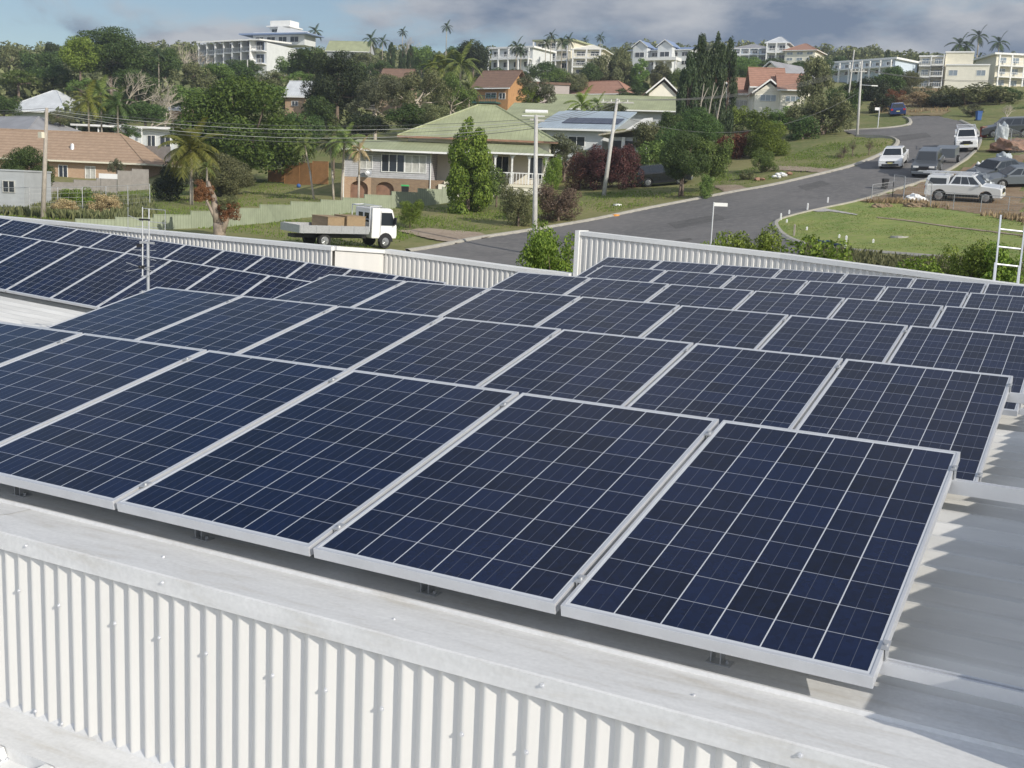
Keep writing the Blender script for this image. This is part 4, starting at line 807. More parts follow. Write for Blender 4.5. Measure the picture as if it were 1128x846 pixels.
def plant(name, kind, px, pt, pb, wpx, d, leaf, label, cat='tree', group=None, bark='bark', fine=False, trunks=1, lean=0, down=None, limb=True, depthk=1.0):
    """crown seen between rows pt and pb, wpx wide, at depth d; the trunk stands on the ground below it"""
    c = A(px, (pt + pb) / 2, d); hw = wpx / 2 * d / F; hh = (pb - pt) / 2 * d / F; gz = float(tz(c.x, c.y))
    if down is not None: gz = min(gz, A(px, down, d).z)
    low = kind == 'shrub' or cat in ('bush', 'shrub', 'grass clump') or name == 'conifer_bush'
    if low:
        zt_ = c.z + hh; g0 = min(float(tz(c.x, c.y)), c.z); hh = min(hh * 1.5, (zt_ - g0 + .25) / 2); c.z = zt_ - hh
    gz = min(gz, c.z - hh * .6); cnt[0] += 1
    t = thing(name, label, cat, (c.x, c.y, gz), random.uniform(0, 6.28), group)
    me, C = CR[(kind, 'f' if fine and (kind, 'f') in CR else cnt[0] % 3)]
    o = bpy.data.objects.new('crown', me); COL.objects.link(o); o.parent = t; o.location = (0, 0, c.z - gz); o.scale = (hw, hw * depthk, hh)
    o.material_slots[0].link = 'OBJECT'; o.material_slots[0].material = M[leaf]
    m = MB(); zc = c.z - gz; r0 = max(.06, min(.45, hw * .07)); rz = -t.rotation_euler[2]
    for q in range(trunks):
        a = q * 2.4; bx_ = math.cos(a) * .25 * (trunks > 1) - math.cos(rz) * lean; by_ = math.sin(a) * .25 * (trunks > 1) - math.sin(rz) * lean
        m.tube((bx_, by_, -.4), (0, 0, zc - hh * .35), r0 * (1 if trunks == 1 else .6), r0 * .55, n=8)
    if limb:
        for q in random.sample(range(len(C)), min(len(C), 16 if kind != 'wisp' else 40)):
            e = Vector((C[q][0] * hw, C[q][1] * hw * depthk, zc + C[q][2] * hh)); s0 = Vector((0, 0, zc - hh * random.uniform(.1, .6))); mid = s0.lerp(e, .55) + Vector((0, 0, -hh * .05)); m.tube(s0, mid, r0 * .42, r0 * .25, n=5); m.tube(mid, e, r0 * .25, r0 * .08, n=5)
    m.obj('trunk', bark, t, smooth=True); return t
def bare_tree(px, pt, pb, wpx, d, label, bark='pale_bark', group=None):
    c = A(px, pb, d); g0 = min(float(tz(c.x, c.y)), c.z); H = A(px, pt, d).z - g0; wd = wpx / 2 * d / F; t = thing('bare_tree', label, 'tree', (c.x, c.y, g0), 0, group); m = MB(); rnd = random.Random(int(px * 7)); tw = MB()
    def grow(p, v, L, r, k):
        e = p + v * L; m.tube(p, e, r, r * .68, n=5 if k < 3 else 3)
        if k >= 5: return
        for _ in range(3 if k < 4 else 2):
            nv = (v + Vector((rnd.gauss(0, .55), rnd.gauss(0, .55), rnd.gauss(.12, .3)))).normalized(); grow(e, nv, L * rnd.uniform(.62, .85), r * .62, k + 1)
    grow(Vector((0, 0, -.4)), Vector((0, 0, 1)), H * .26, max(.09, H * .016), 0)
    m.obj('trunk', bark, t); return t
def frond(m, base, az, el, L, w, droop, n=7, k=1.0):
    """one feather frond: a curved rib with leaflets on both sides"""
    p = Vector(base); d0 = Vector((math.cos(az) * math.cos(el), math.sin(az) * math.cos(el), math.sin(el))); side = Vector((-math.sin(az), math.cos(az), 0)); st = L / n
    for i in range(n):
        q = p + d0 * st; f0 = math.sin(math.pi * min(.98, (i + .25) / n)) ** .6
        for s in (-1, 1):
            for j in range(3):
                b = p.lerp(q, j / 3); tip = b + side * s * w * f0 + d0 * st * 1.0 + Vector((0, 0, -w * .5 * f0)); m.add([b, b + d0 * st * .33, tip + d0 * st * .12, tip], [(0, 1, 2, 3)])
        m.add([p + side * .02 * k, q + side * .015 * k, q - side * .015 * k, p - side * .02 * k], [(0, 1, 2, 3)])
        p = q; d0 = (d0 + Vector((0, 0, -droop / n))).normalized()
def palm(px, pt, pb, wpx, d, label, leaf='leaf_palm', nf=16, stem=True, group=None, name='palm_tree', lean=0, bark='pale_bark', base=None, cat='palm'):
    """palm whose crown centre is at row pt..: pt = top of the fronds, pb = foot of the trunk"""
    g = A(px, base if base else pb, d); gz = min(float(tz(g.x, g.y)), g.z) ; R_ = wpx / 2 * d / F; top = A(px, pt, d).z; zc = top - R_ * .55 - gz
    t = thing(name, label, cat, (g.x, g.y, gz), 0, group); rnd = random.Random(int(px * 13 + pt)); m = MB()
    for i in range(nf):
        u = i / nf; el = R(78 - 95 * u ** .8); frond(m, (lean, 0, zc), i * 2.4 + rnd.uniform(-.2, .2), el, R_ * rnd.uniform(.95, 1.2), R_ * .22, 1.5 + .8 * u)
    m.obj('fronds', leaf, t); q = MB(); r0 = max(.09, R_ * .055); q.tube((0, 0, -.4), (lean * .5, 0, zc * .55), r0 * 1.1, r0 * .9); q.tube((lean * .5, 0, zc * .55), (lean, 0, zc + .05), r0 * .9, r0 * .8); q.obj('trunk', bark, t, smooth=True)
    return t

P = plant
# --- near: right behind the building
P('bush', 'shrub', 612, 244, 330, 92, 26, 'leaf_bright', 'bright green bush between the two parapets at the foot of the tall pole', 'bush', fine=True)
P('bush', 'shrub', 597, 268, 320, 34, 27.5, 'leaf_mid', 'small bush just left of the bright bush behind the parapet', 'bush')
for i, (px, pt, w_, lb) in enumerate([(785, 258, 40, 'low green bush behind the parapet under the street name sign'), (822, 251, 60, 'yellow green bush with upright shoots behind the middle of the right parapet'), (905, 268, 70, 'low spreading bush behind the parapet in front of the lawn kerb'), (1062, 266, 66, 'tall leafy bush behind the parapet left of the ladder'), (1100, 272, 50, 'leafy bush seen through the rungs of the ladder'), (1010, 290, 70, 'low shaded bush behind the parapet left of the tall leafy bush')]):
    P('bush', 'shrub', px, pt - 4, pt + 62, w_ * 1.3, 30 + i % 2, 'leaf_yellow' if i in (1, 3) else 'leaf_bright', lb, 'bush', fine=i in (1, 3))
# --- middle left
P('broadleaf_tree', 'round', 268, 82, 218, 158, 112, 'leaf_fig', 'big dense round green tree in the middle of the left side', fine=True, down=222)
P('broadleaf_tree', 'round', 245, 168, 226, 72, 100, 'leaf_olive', 'smaller olive green tree in front of the big round tree', fine=True)
g_ = A(243, 264, 64); gz_ = float(tz(g_.x, g_.y)); t = thing('tree_stump', 'leaning pale cut trunk with brown and green sprouts in front of the green fence', 'stump', (g_.x, g_.y, gz_)); o_ = Vector(t.location); m = MB()
b0 = Vector((0, 0, -.3)); f1 = A(240, 246, 64) - o_; f2 = A(235, 216, 64.2) - o_; f3 = A(252, 236, 64) - o_; m.tube(b0, f1, .38, .28, n=10); m.tube(f1, f2, .26, .17, n=9); m.tube(f2, A(229, 200, 64.5) - o_, .15, .09, n=7); m.tube(A(244, 256, 64) - o_, f3, .22, .13, n=8); m.tube(f1, A(228, 222, 64) - o_, .14, .07, n=6); m.obj('trunk', 'stump_bark', t, smooth=True)
for (px_, py_, w_, h_, lf_) in ((253, 232, .9, .9, 'leaf_rust'), (226, 212, .8, .8, 'leaf_rust'), (252, 222, .8, .7, 'leaf_olive')):
    o = bpy.data.objects.new('sprouts', CR[('loose', 0)][0]); COL.objects.link(o); o.parent = t; o.location = A(px_, py_, 64) - o_; o.scale = (w_, w_, h_); o.material_slots[0].link = 'OBJECT'; o.material_slots[0].material = M[lf_]
P('rounded_shrub', 'round', 30, 160, 203, 62, 88, 'leaf_dark', 'dark flowering shrub between the grey shed and the brick house', 'shrub', fine=True)
P('bush', 'shrub', 87, 205, 222, 42, 84, 'leaf_bright', 'bright green bush growing along the paling fence on the left', 'bush')
P('dry_grass_clump', 'shrub', 115, 214, 243, 40, 78, 'leaf_dry', 'tall dry grass clump behind the wire fence on the left', 'grass clump')
P('dry_grass_clump', 'shrub', 72, 220, 246, 40, 76, 'leaf_dry', 'lower dry grass clump beside the foot of the left pole', 'grass clump')
palm(211, 146, 232, 74, 92, 'yellow green palm standing in front of the big round tree', 'leaf_palmy', 26)
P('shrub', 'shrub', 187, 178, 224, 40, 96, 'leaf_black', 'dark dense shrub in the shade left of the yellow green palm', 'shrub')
P('shrub', 'shrub', 222, 198, 222, 24, 95, 'leaf_rust', 'reddish shrub at the foot of the yellow green palm', 'shrub')
P('shrub', 'loose', 128, 170, 188, 22, 112, 'leaf_grey', 'small greyish shrub against the end of the brick house', 'shrub')
palm(376, 144, 222, 48, 93, 'slender palm with two pale stems at the corner of the green roofed house', 'leaf_palm', 18, lean=.2)
palm(368, 150, 222, 34, 95, 'second slender palm just left of the pale stemmed palm', 'leaf_olive', 14, lean=-.5)
palm(347, 152, 222, 34, 97, 'leaning thin palm by the orange paling fence', 'leaf_palm', 13, lean=-1.2)
palm(395, 158, 220, 32, 92, 'low palm with drooping brown fronds beside the grey wing', 'leaf_dry', 11)
P('conifer_bush', 'cypress', 517, 134, 228, 74, 84, 'leaf_bright', 'feathery green conifer in front of the green roofed house', fine=False, limb=False)
P('conifer_bush', 'round', 528, 168, 222, 56, 86, 'leaf_mid', 'lower right part shrub beside the feathery conifer', 'shrub')
P('bush', 'loose', 548, 178, 210, 34, 88, 'leaf_grey', 'grey green bush in front of the verandah posts', 'bush', limb=False)
P('clipped_shrub', 'shrub', 452, 219, 238, 32, 76, 'leaf_bright', 'small round bright shrub on the lawn in front of the green fence', 'shrub', fine=True)
P('round_shrub', 'shrub', 607, 170, 202, 26, 90, 'leaf_bright', 'small bright green round shrub at the right end of the verandah', 'shrub', fine=True)
P('bush', 'shrub', 572, 203, 242, 44, 78, 'leaf_olive', 'dark olive bush on the lawn left of the tall pole', 'bush', fine=True)
P('hedge_bush', 'shrub', 616, 203, 238, 60, 80, 'leaf_wine', 'wide brownish spiky bush right of the tall pole', 'bush', fine=True)
P('purple_shrub', 'shrub', 664, 160, 214, 52, 97, 'leaf_purple', 'dark purple leaved shrub left of the leaning pole', 'shrub', fine=True)
P('purple_shrub', 'shrub', 688, 158, 213, 50, 96, 'leaf_purple', 'largest purple leaved shrub behind the leaning pole', 'shrub', fine=True)
P('purple_shrub', 'shrub', 640, 168, 212, 40, 98, 'leaf_purple', 'leftmost small purple leaved shrub below the rusty roof', 'shrub', fine=True)
P('shrub', 'loose', 622, 145, 196, 84, 104, 'leaf_grey', 'greyish twiggy shrub mass in front of the solar panelled house', 'shrub', fine=True)
P('shrub', 'round', 720, 150, 196, 56, 100, 'leaf_mid', 'green shrub between the purple shrubs and the dark conifer', 'shrub')
P('dark_conifer', 'round', 753, 143, 208, 62, 88, 'leaf_dark', 'dark dense roadside conifer beside the parked black car', fine=True, trunks=3)
P('tree', 'round', 768, 118, 172, 66, 104, 'leaf_dark', 'dark foliage joining the tall cypresses and the roadside conifers', fine=True); P('tree', 'round', 736, 134, 190, 40, 101, 'leaf_dark', 'dark foliage behind the left roadside conifer'); P('dark_conifer', 'round', 784, 143, 204, 50, 89, 'leaf_mid', 'lighter half of the roadside conifer pair', trunks=2)
P('shrub', 'shrub', 778, 192, 210, 20, 86, 'leaf_mid', 'small tuft shrub at the foot of the roadside conifers', 'shrub')
for i, (px, pt, pb, w_, d_) in enumerate([(769, 44, 160, 42, 128), (788, 41, 150, 38, 129), (802, 46, 140, 30, 131), (757, 62, 165, 36, 127)]):
    P('tall_cypress', 'cypress', px, pt, pb, w_, d_, 'leaf_conifer', ['tall dark cypress, tallest on the left of the pair above the conifer', 'tall dark cypress at the right of the close pair', 'slimmer feathery cypress at the right end of the dark group', 'shorter cypress at the left edge of the dark group'][i], 'tree', 'tall dark cypresses', down=170)
P('rust_tree', 'round', 806, 138, 190, 46, 108, 'leaf_rust', 'rust red leaved tree between the conifers and the green shrub')
P('tree', 'round', 846, 132, 190, 54, 106, 'leaf_bright', 'rounded bright green tree right of the rust red tree', fine=True)
P('shrub', 'loose', 842, 160, 200, 38, 96, 'leaf_mid', 'small leafy tree on the verge above the white stones', 'tree', fine=True)
P('shrub', 'shrub', 822, 188, 204, 18, 93, 'leaf_olive', 'low shrub beside the white stones on the verge', 'shrub')
P('shrub', 'shrub', 884, 128, 176, 44, 118, 'leaf_dark', 'dark green rounded shrub on the lawn left of the street pole', 'shrub')
P('weeping_tree', 'loose', 908, 96, 166, 80, 122, 'leaf_olive', 'large olive drooping tree in front of the right street poles', fine=True)
P('weeping_tree', 'round', 902, 100, 162, 70, 124, 'leaf_olive', 'inner crown of dull green leaves behind the drooping tree')
P('weeping_tree', 'round', 898, 56, 118, 44, 150, 'leaf_olive', 'tall olive tree right of the red brown tiled wing')
P('shrub', 'shrub', 868, 118, 150, 44, 134, 'leaf_mid', 'hedge like green shrub below the red tiled houses', 'shrub'); P('shrub', 'shrub', 838, 118, 150, 40, 136, 'leaf_bright', 'bright hedge shrub below the tallest cream house', 'shrub'); P('shrub', 'shrub', 808, 116, 146, 36, 138, 'leaf_yellow', 'yellowish shrub below the cream house with the dish', 'shrub')
for i, (px, pt, pb) in enumerate([(930, 158, 172), (940, 152, 168), (958, 152, 168), (926, 164, 178)]): P('sapling', 'wisp', px, pt, pb, 12, 100, 'leaf_olive', ['second young sapling from the left on the roadside lawn', 'young sapling beneath the lamp pole on the roadside lawn', 'rightmost young sapling on the roadside lawn', 'leftmost and nearest sapling on the roadside lawn'][i], 'sapling', 'saplings')
# stems of bare pale trunks by the cypresses
def snag(px, pt, pb, d, label, group, lean=0):
    c = A(px, pb, d); g0 = float(tz(c.x, c.y)); H = A(px, pt, d).z - g0; t = thing('snag_tree', label, 'tree trunk', (c.x, c.y, g0), 0, group); m = MB(); m.tube((0, 0, -.3), (lean * .5, 0, H * .6), .12, .08); m.tube((lean * .5, 0, H * .6), (lean, 0, H), .08, .03)
    for q in (.55, .75): m.tube((lean * q * .8, 0, H * q), (lean * q + .5 * (1 if q > .6 else -1), .2, H * (q + .2)), .06, .025, n=5)
    m.obj('trunk', 'timber_pole', t)
for i, px in enumerate((765, 774, 783)): snag(px, 93 - i, 165, 108, ['bare pale trunk leaning at the left below the tall cypresses', 'middle bare pale trunk below the tall cypresses', 'bare pale trunk at the right below the tall cypresses'][i], 'bare pale trunks', .5 + .2 * i)
# --- right side hill
P('spreading_tree', 'umbrella', 1066, 88, 132, 100, 150, 'leaf_olive', 'wide spreading flat topped tree below the cream flats', fine=False); P('spreading_tree', 'round', 1042, 104, 134, 44, 147, 'leaf_black', 'dark bush under the left of the flat topped tree', 'bush')
P('bush', 'round', 1103, 94, 130, 56, 152, 'leaf_dark', 'dark green bushes at the right edge under the second block', 'bush'); P('bush', 'loose', 1008, 90, 122, 52, 160, 'leaf_grey', 'dry grey scrub on the bank at the top of the road', 'bush'); P('bush', 'loose', 985, 96, 124, 36, 158, 'leaf_rust', 'reddish scrub left of the dry bank', 'bush')
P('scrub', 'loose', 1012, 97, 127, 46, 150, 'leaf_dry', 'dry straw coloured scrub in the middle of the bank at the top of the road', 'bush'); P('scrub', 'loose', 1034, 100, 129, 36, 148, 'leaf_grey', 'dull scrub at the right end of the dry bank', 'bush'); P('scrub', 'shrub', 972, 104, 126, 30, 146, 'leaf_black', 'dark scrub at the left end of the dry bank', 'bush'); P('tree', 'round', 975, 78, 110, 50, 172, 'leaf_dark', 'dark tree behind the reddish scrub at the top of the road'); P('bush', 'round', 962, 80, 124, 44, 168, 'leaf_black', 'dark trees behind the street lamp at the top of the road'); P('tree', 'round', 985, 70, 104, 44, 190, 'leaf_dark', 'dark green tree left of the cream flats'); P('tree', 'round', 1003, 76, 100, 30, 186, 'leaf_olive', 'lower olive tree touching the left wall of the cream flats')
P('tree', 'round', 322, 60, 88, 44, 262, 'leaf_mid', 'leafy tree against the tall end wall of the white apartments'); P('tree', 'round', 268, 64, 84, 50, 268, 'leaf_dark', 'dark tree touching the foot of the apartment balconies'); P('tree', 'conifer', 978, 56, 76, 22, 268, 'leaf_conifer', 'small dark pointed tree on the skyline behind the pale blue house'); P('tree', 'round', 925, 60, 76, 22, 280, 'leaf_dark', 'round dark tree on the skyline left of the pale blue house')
bare_tree(1109, 108, 131, 34, 128, 'small pale leafless tree on the grass at the right edge')
P('bush', 'loose', 1072, 112, 134, 30, 132, 'leaf_grey', 'pale grey bush left of the blue bin', 'bush'); P('bush', 'shrub', 1108, 130, 142, 14, 112, 'leaf_mid', 'small green shrub above the junk yard', 'shrub')
for i, (px, pt, w_) in enumerate([(1054, 42, 30), (1074, 34, 26), (1097, 41, 26), (1062, 46, 22)]): palm(px, pt, 82, w_, 288, ['bushy palm at the left behind the cream flats', 'tallest palm behind the cream flats', 'palm between the two blocks of flats', 'low palm beside the bushy one behind the flats'][i], 'leaf_conifer', 13, group='palms behind the flats')
# --- middle distance trees
P('ficus_tree', 'round', 122, 30, 96, 100, 190, 'leaf_dark', 'big dark domed tree on the upper left skyline', fine=True); P('ficus_tree', 'round', 88, 36, 84, 52, 184, 'leaf_yellow', 'bright yellow green crown on the left of the big dark dome')
bare_tree(135, 56, 100, 50, 170, 'grey leafless bush in front of the big dark dome', 'pale_bark'); bare_tree(205, 34, 92, 60, 205, 'tall leafless pale tree left of the white apartments'); bare_tree(182, 76, 116, 70, 158, 'low tangled leafless branches above the small palms'); bare_tree(165, 84, 120, 40, 156, 'second low tangle of leafless branches above the palms'); bare_tree(445, 32, 76, 40, 300, 'leafless tree on the skyline left of the dark cypress pair')
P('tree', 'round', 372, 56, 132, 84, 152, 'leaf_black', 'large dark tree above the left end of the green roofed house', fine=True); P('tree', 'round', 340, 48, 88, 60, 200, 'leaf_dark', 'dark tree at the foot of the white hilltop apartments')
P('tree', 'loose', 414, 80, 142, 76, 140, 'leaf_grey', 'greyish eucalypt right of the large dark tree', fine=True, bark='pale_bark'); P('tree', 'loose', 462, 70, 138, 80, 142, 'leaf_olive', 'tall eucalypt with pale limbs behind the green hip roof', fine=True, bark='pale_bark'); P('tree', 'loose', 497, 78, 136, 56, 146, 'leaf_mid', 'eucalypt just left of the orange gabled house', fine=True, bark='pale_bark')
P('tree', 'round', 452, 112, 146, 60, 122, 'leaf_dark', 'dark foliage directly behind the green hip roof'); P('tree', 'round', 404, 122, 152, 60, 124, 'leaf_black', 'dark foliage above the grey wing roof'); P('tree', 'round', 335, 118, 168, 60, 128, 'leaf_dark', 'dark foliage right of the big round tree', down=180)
P('tree', 'loose', 368, 130, 176, 40, 116, 'leaf_mid', 'light crowned tree behind the slender palms'); P('tree', 'round', 300, 108, 160, 60, 132, 'leaf_olive', 'olive foliage behind the big round tree')
P('tree', 'loose', 590, 80, 124, 52, 138, 'leaf_grey', 'grey green tree with bare tips above the pale green roof', fine=True); P('tree', 'loose', 586, 92, 122, 34, 137, 'leaf_bright', 'lighter green inner foliage of the tree above the pale green roof')
palm(640, 104, 136, 44, 138, 'low palm behind the solar panelled roof', 'leaf_yellow', 14); palm(657, 108, 136, 30, 137, 'smaller palm right of the low palm behind the solar roof', 'leaf_palm', 11)
P('tree', 'round', 676, 110, 130, 34, 136, 'leaf_olive', 'dull tree behind the crossarms of the leaning pole'); P('tree', 'round', 715, 128, 172, 46, 112, 'leaf_olive', 'mixed green foliage right of the rusty annexe'); P('tree', 'round', 738, 120, 160, 40, 116, 'leaf_dark', 'dark foliage left of the tall cypress group')
for i, (px, pt, pb, w_, lf) in enumerate([(663, 56, 98, 40, 'leaf_olive'), (684, 54, 100, 40, 'leaf_olive'), (706, 66, 98, 36, 'leaf_mid'), (650, 66, 96, 30, 'leaf_dark'), (728, 70, 98, 36, 'leaf_olive'), (615, 74, 100, 44, 'leaf_mid'), (634, 78, 104, 34, 'leaf_olive'), (748, 72, 100, 28, 'leaf_mid')]):
    P('bamboo_clump' if i in (0, 1, 2, 4, 7) else 'tree', 'cypress' if i in (1, 2, 4) else 'round', px, pt, pb, w_, 218 - i, lf, ['feathery olive clump above the orange tiled roof', 'tallest feathery clump left of the white mansion', 'light green clump below the left of the white mansion', 'dark tree at the right of the cream tower', 'olive clump below the columns of the white mansion', 'leafy tree above the pinkish grey building', 'small olive tree above the right end of the pinkish grey building', 'green clump just left of the tall cypresses'][i], 'tree')
P('tree', 'round', 818, 62, 92, 56, 236, 'leaf_mid', 'bright green tree mass right of the tall cypresses', fine=True); P('tree', 'round', 852, 62, 84, 40, 262, 'leaf_dark', 'dark hedge of trees under the turreted house'); P('tree', 'round', 800, 70, 92, 36, 228, 'leaf_dark', 'dark tree touching the right of the cypress group'); P('tree', 'round', 880, 66, 84, 36, 250, 'leaf_dark', 'dark trees below the red roofed white house')
# skyline palms and pines
for i, (px, pt, pb, w_, d_) in enumerate([(311, 30, 50, 12, 310), (347, 30, 60, 20, 312), (491, 26, 66, 16, 300), (408, 38, 70, 22, 290), (421, 42, 72, 16, 288), (443, 32, 60, 14, 320), (660, 38, 66, 14, 300), (606, 36, 70, 16, 250), (568, 46, 80, 22, 238), (618, 42, 76, 20, 254), (625, 40, 76, 18, 258), (600, 44, 80, 16, 248), (643, 42, 70, 12, 290), (573, 52, 84, 18, 236)]):
    palm(px, pt, pb, w_, d_, ['tiny palm behind the roof of the white hilltop apartments', 'palm at the right shoulder of the white hilltop apartments', 'solitary tall palm rising highest on the central skyline', 'palm right of the long low hilltop house', 'smaller palm beside the one right of the low hilltop house', 'palm top above the leafless skyline tree', 'lone palm on the skyline right of the cream tower', 'tall palm in front of the cream three storey block', 'bushy palm in front of the white balcony block', 'palm between the cream block and the tower', 'second palm between the cream block and the tower', 'short palm at the left of the cream block', 'small palm top behind the cream tower', 'lower palm in front of the white balcony block'][i], 'leaf_conifer', 12, group='skyline palms')
palm(112, 92, 150, 40, 128, 'large fan palm with one upright pale leaf behind the brick house', 'leaf_palm', 15); palm(98, 100, 150, 44, 126, 'yellowish palm left of the upright pale leaf palm', 'leaf_palmy', 15); palm(130, 104, 152, 44, 127, 'dark drooping palm right of the upright pale leaf palm', 'leaf_dark', 16)
palm(175, 54, 92, 24, 200, 'dark palm among trees left of the leafless tall tree', 'leaf_conifer', 12); palm(228, 178, 214, 26, 90, 'young palm under the edge of the big round tree', 'leaf_palm', 10)
palm(488, 62, 110, 44, 158, 'yellow green palm tops left of the orange house', 'leaf_palmy', 14); palm(506, 58, 118, 52, 156, 'tall banana like palm left of the orange house', 'leaf_palm', 15); palm(516, 90, 128, 36, 150, 'low palm in front of the orange house', 'leaf_palm', 13); palm(475, 66, 108, 30, 165, 'bright palm above the eucalypts', 'leaf_bright', 13)
for i, (px, pt, w_) in enumerate([(431, 48, 15), (443, 53, 12), (452, 51, 14)]): P('pencil_pine', 'cypress', px, pt, 80, w_, 246, 'leaf_conifer', ['left and tallest pencil pine of the skyline trio', 'middle short pencil pine of the skyline trio', 'right pencil pine of the skyline trio'][i], 'tree', 'pencil pines')
far = [(12, 42, 84, 60, 236, 'leaf_olive', 'rounded olive tree at the far left skyline'), (45, 50, 92, 50, 226, 'leaf_dark', 'dark tree on the skyline between the left edge and the dome'), (58, 44, 80, 30, 240, 'leaf_black', 'pointed dark tree left of the bright green crown'), (20, 72, 100, 60, 186, 'leaf_mid', 'green tree below the far left skyline'), (4, 100, 130, 40, 158, 'leaf_dark', 'dark tree at the left edge above the white house'), (62, 70, 98, 50, 190, 'leaf_dark', 'dark tree mass above the white house roof'), (95, 82, 108, 50, 176, 'leaf_mid', 'green mass under the bright yellow green crown'), (150, 72, 112, 60, 178, 'leaf_dark', 'dark green slope tree below the big dome'), (182, 50, 90, 44, 202, 'leaf_dark', 'green tree at the right of the big dome'), (215, 62, 104, 60, 186, 'leaf_olive', 'olive tree below the tall leafless tree'), (238, 66, 96, 48, 200, 'leaf_mid', 'light tree just under the left end of the white apartments'), (262, 68, 96, 56, 206, 'leaf_dark', 'dark tree under the middle of the white apartments'), (300, 72, 104, 60, 196, 'leaf_olive', 'olive trees under the right end of the white apartments'), (290, 88, 116, 70, 172, 'leaf_mid', 'sloping green trees above the big round tree'), (204, 92, 124, 56, 164, 'leaf_mid', 'green trees above the tiny cottage'), (330, 74, 100, 50, 190, 'leaf_mid', 'green trees left of the large dark tree'), (160, 108, 140, 60, 150, 'leaf_dark', 'dark trees behind the flat roofed house'), (120, 108, 140, 50, 152, 'leaf_dark', 'dark trees behind the three palms'), (66, 118, 140, 40, 146, 'leaf_olive', 'thin leafy tree in front of the white house'), (387, 62, 96, 40, 230, 'leaf_mid', 'leafy tree below the long low hilltop house'), (400, 56, 80, 40, 262, 'leaf_olive', 'tree at the right of the low hilltop house'), (420, 62, 92, 44, 226, 'leaf_dark', 'dark tree left of the brown roofed house'), (436, 78, 104, 50, 186, 'leaf_olive', 'tree hiding part of the brown roofed house'), (465, 48, 80, 40, 256, 'leaf_mid', 'light green tree right of the pencil pines'), (478, 52, 84, 36, 246, 'leaf_dark', 'dark tree below the solitary tall palm'), (522, 40, 82, 46, 236, 'leaf_black', 'dark peaked tree left of the white balcony block'), (505, 48, 80, 36, 240, 'leaf_dark', 'dark tree between the solitary palm and the peaked tree'), (548, 70, 96, 34, 212, 'leaf_dark', 'dark tree above the orange house'), (576, 74, 92, 34, 220, 'leaf_dark', 'dark tree beneath the white balcony block'), (600, 66, 90, 40, 232, 'leaf_dark', 'dark tree beneath the cream three storey block'), (160, 60, 92, 36, 210, 'leaf_black', 'dark narrow tree against the right of the big dome'), (770, 60, 90, 30, 238, 'leaf_olive', 'olive tree behind the tall cypresses'), (905, 62, 90, 34, 232, 'leaf_dark', 'dark tree right of the tall olive tree'), (940, 84, 118, 50, 172, 'leaf_dark', 'dark trees between the two street poles'), (930, 92, 130, 44, 146, 'leaf_dark', 'dark foliage behind the tall drooping tree'), (1125, 116, 134, 30, 140, 'leaf_dark', 'dark bush at the right edge beyond the pale leafless tree'), (140, 132, 158, 36, 132, 'leaf_dark', 'dark shrubbery under the dark drooping palm'), (352, 100, 140, 40, 150, 'leaf_dark', 'dark tree right of the white roofed brick house'), (480, 112, 146, 40, 118, 'leaf_olive', 'low foliage at the left slope of the green hip roof'), (700, 92, 112, 50, 190, 'leaf_dark', 'dark hedge right of the orange tiled roof')]
for i, (px, pt, pb, w_, d_, lf, lb) in enumerate(far): P('tree', 'round' if i % 3 else 'loose', px, pt, pb, w_, d_, lf, lb)

# far woodland that reads as one mass between the houses
def woodland():
    g = np.random.default_rng(3); me0, _ = crown_mesh('round', 99, 420, .15); v0 = np.empty(len(me0.vertices) * 3); me0.vertices.foreach_get('co', v0); v0 = v0.reshape(-1, 3); V = []
    occ = [(fpx, fpy) for fpx, fpy in ()]
    n = 0
    for _ in range(9000):
        if n > 620: break
        px = g.uniform(-60, 1180); d = g.uniform(150, 420) if px < 960 else g.uniform(285, 420); p = T(px, d); c = B @ (np.array(p) - [0, 0, CAMZ]); y = 423 + F * c[1] / c[2]
        if 760 < px < 960 and d < 225: continue
        if 600 < px < 760 and d < 212: continue
        bad = False
        for (x0, x1, y0, y1, dd) in KEEP:
            if x0 - 8 < px < x1 + 8 and d < dd + 14 and d > dd - 95 and True: bad = True; break
        if bad: continue
        s = g.uniform(2.2, 4.2); a = g.uniform(0, 6.28); R2 = np.array([[math.cos(a), -math.sin(a), 0], [math.sin(a), math.cos(a), 0], [0, 0, 1]])
        V.append((v0 * [s, s, s * g.uniform(.7, 1.05)]) @ R2.T + np.array(p) + [0, 0, s * .7]); n += 1
    v = np.concatenate(V); k = len(v) // 4; me = bpy.data.meshes.new('woodland'); me.vertices.add(len(v)); me.vertices.foreach_set('co', v.ravel()); me.loops.add(4 * k); me.loops.foreach_set('vertex_index', np.arange(4 * k)); me.polygons.add(k); me.polygons.foreach_set('loop_start', np.arange(0, 4 * k, 4)); me.polygons.foreach_set('loop_total', np.full(k, 4)); me.update(); me.materials.append(M['leaf_olive'])
    o = bpy.data.objects.new('woodland', me); COL.objects.link(o); o['kind'] = 'stuff'; tag(o, 'far wooded hillside of mixed green and olive treetops between the houses', 'woodland')
KEEP = [(224, 350, 35, 75, 300), (360, 406, 55, 68, 330), (524, 560, 90, 120, 184), (13, 77, 100, 135, 176), (541, 590, 50, 80, 268), (589, 665, 45, 90, 285), (694, 760, 50, 76, 300), (806, 897, 45, 70, 322), (915, 990, 65, 84, 262), (557, 690, 90, 122, 206), (312, 345, 95, 120, 172), (418, 450, 85, 104, 196), (126, 206, 120, 163, 170)]
woodland()

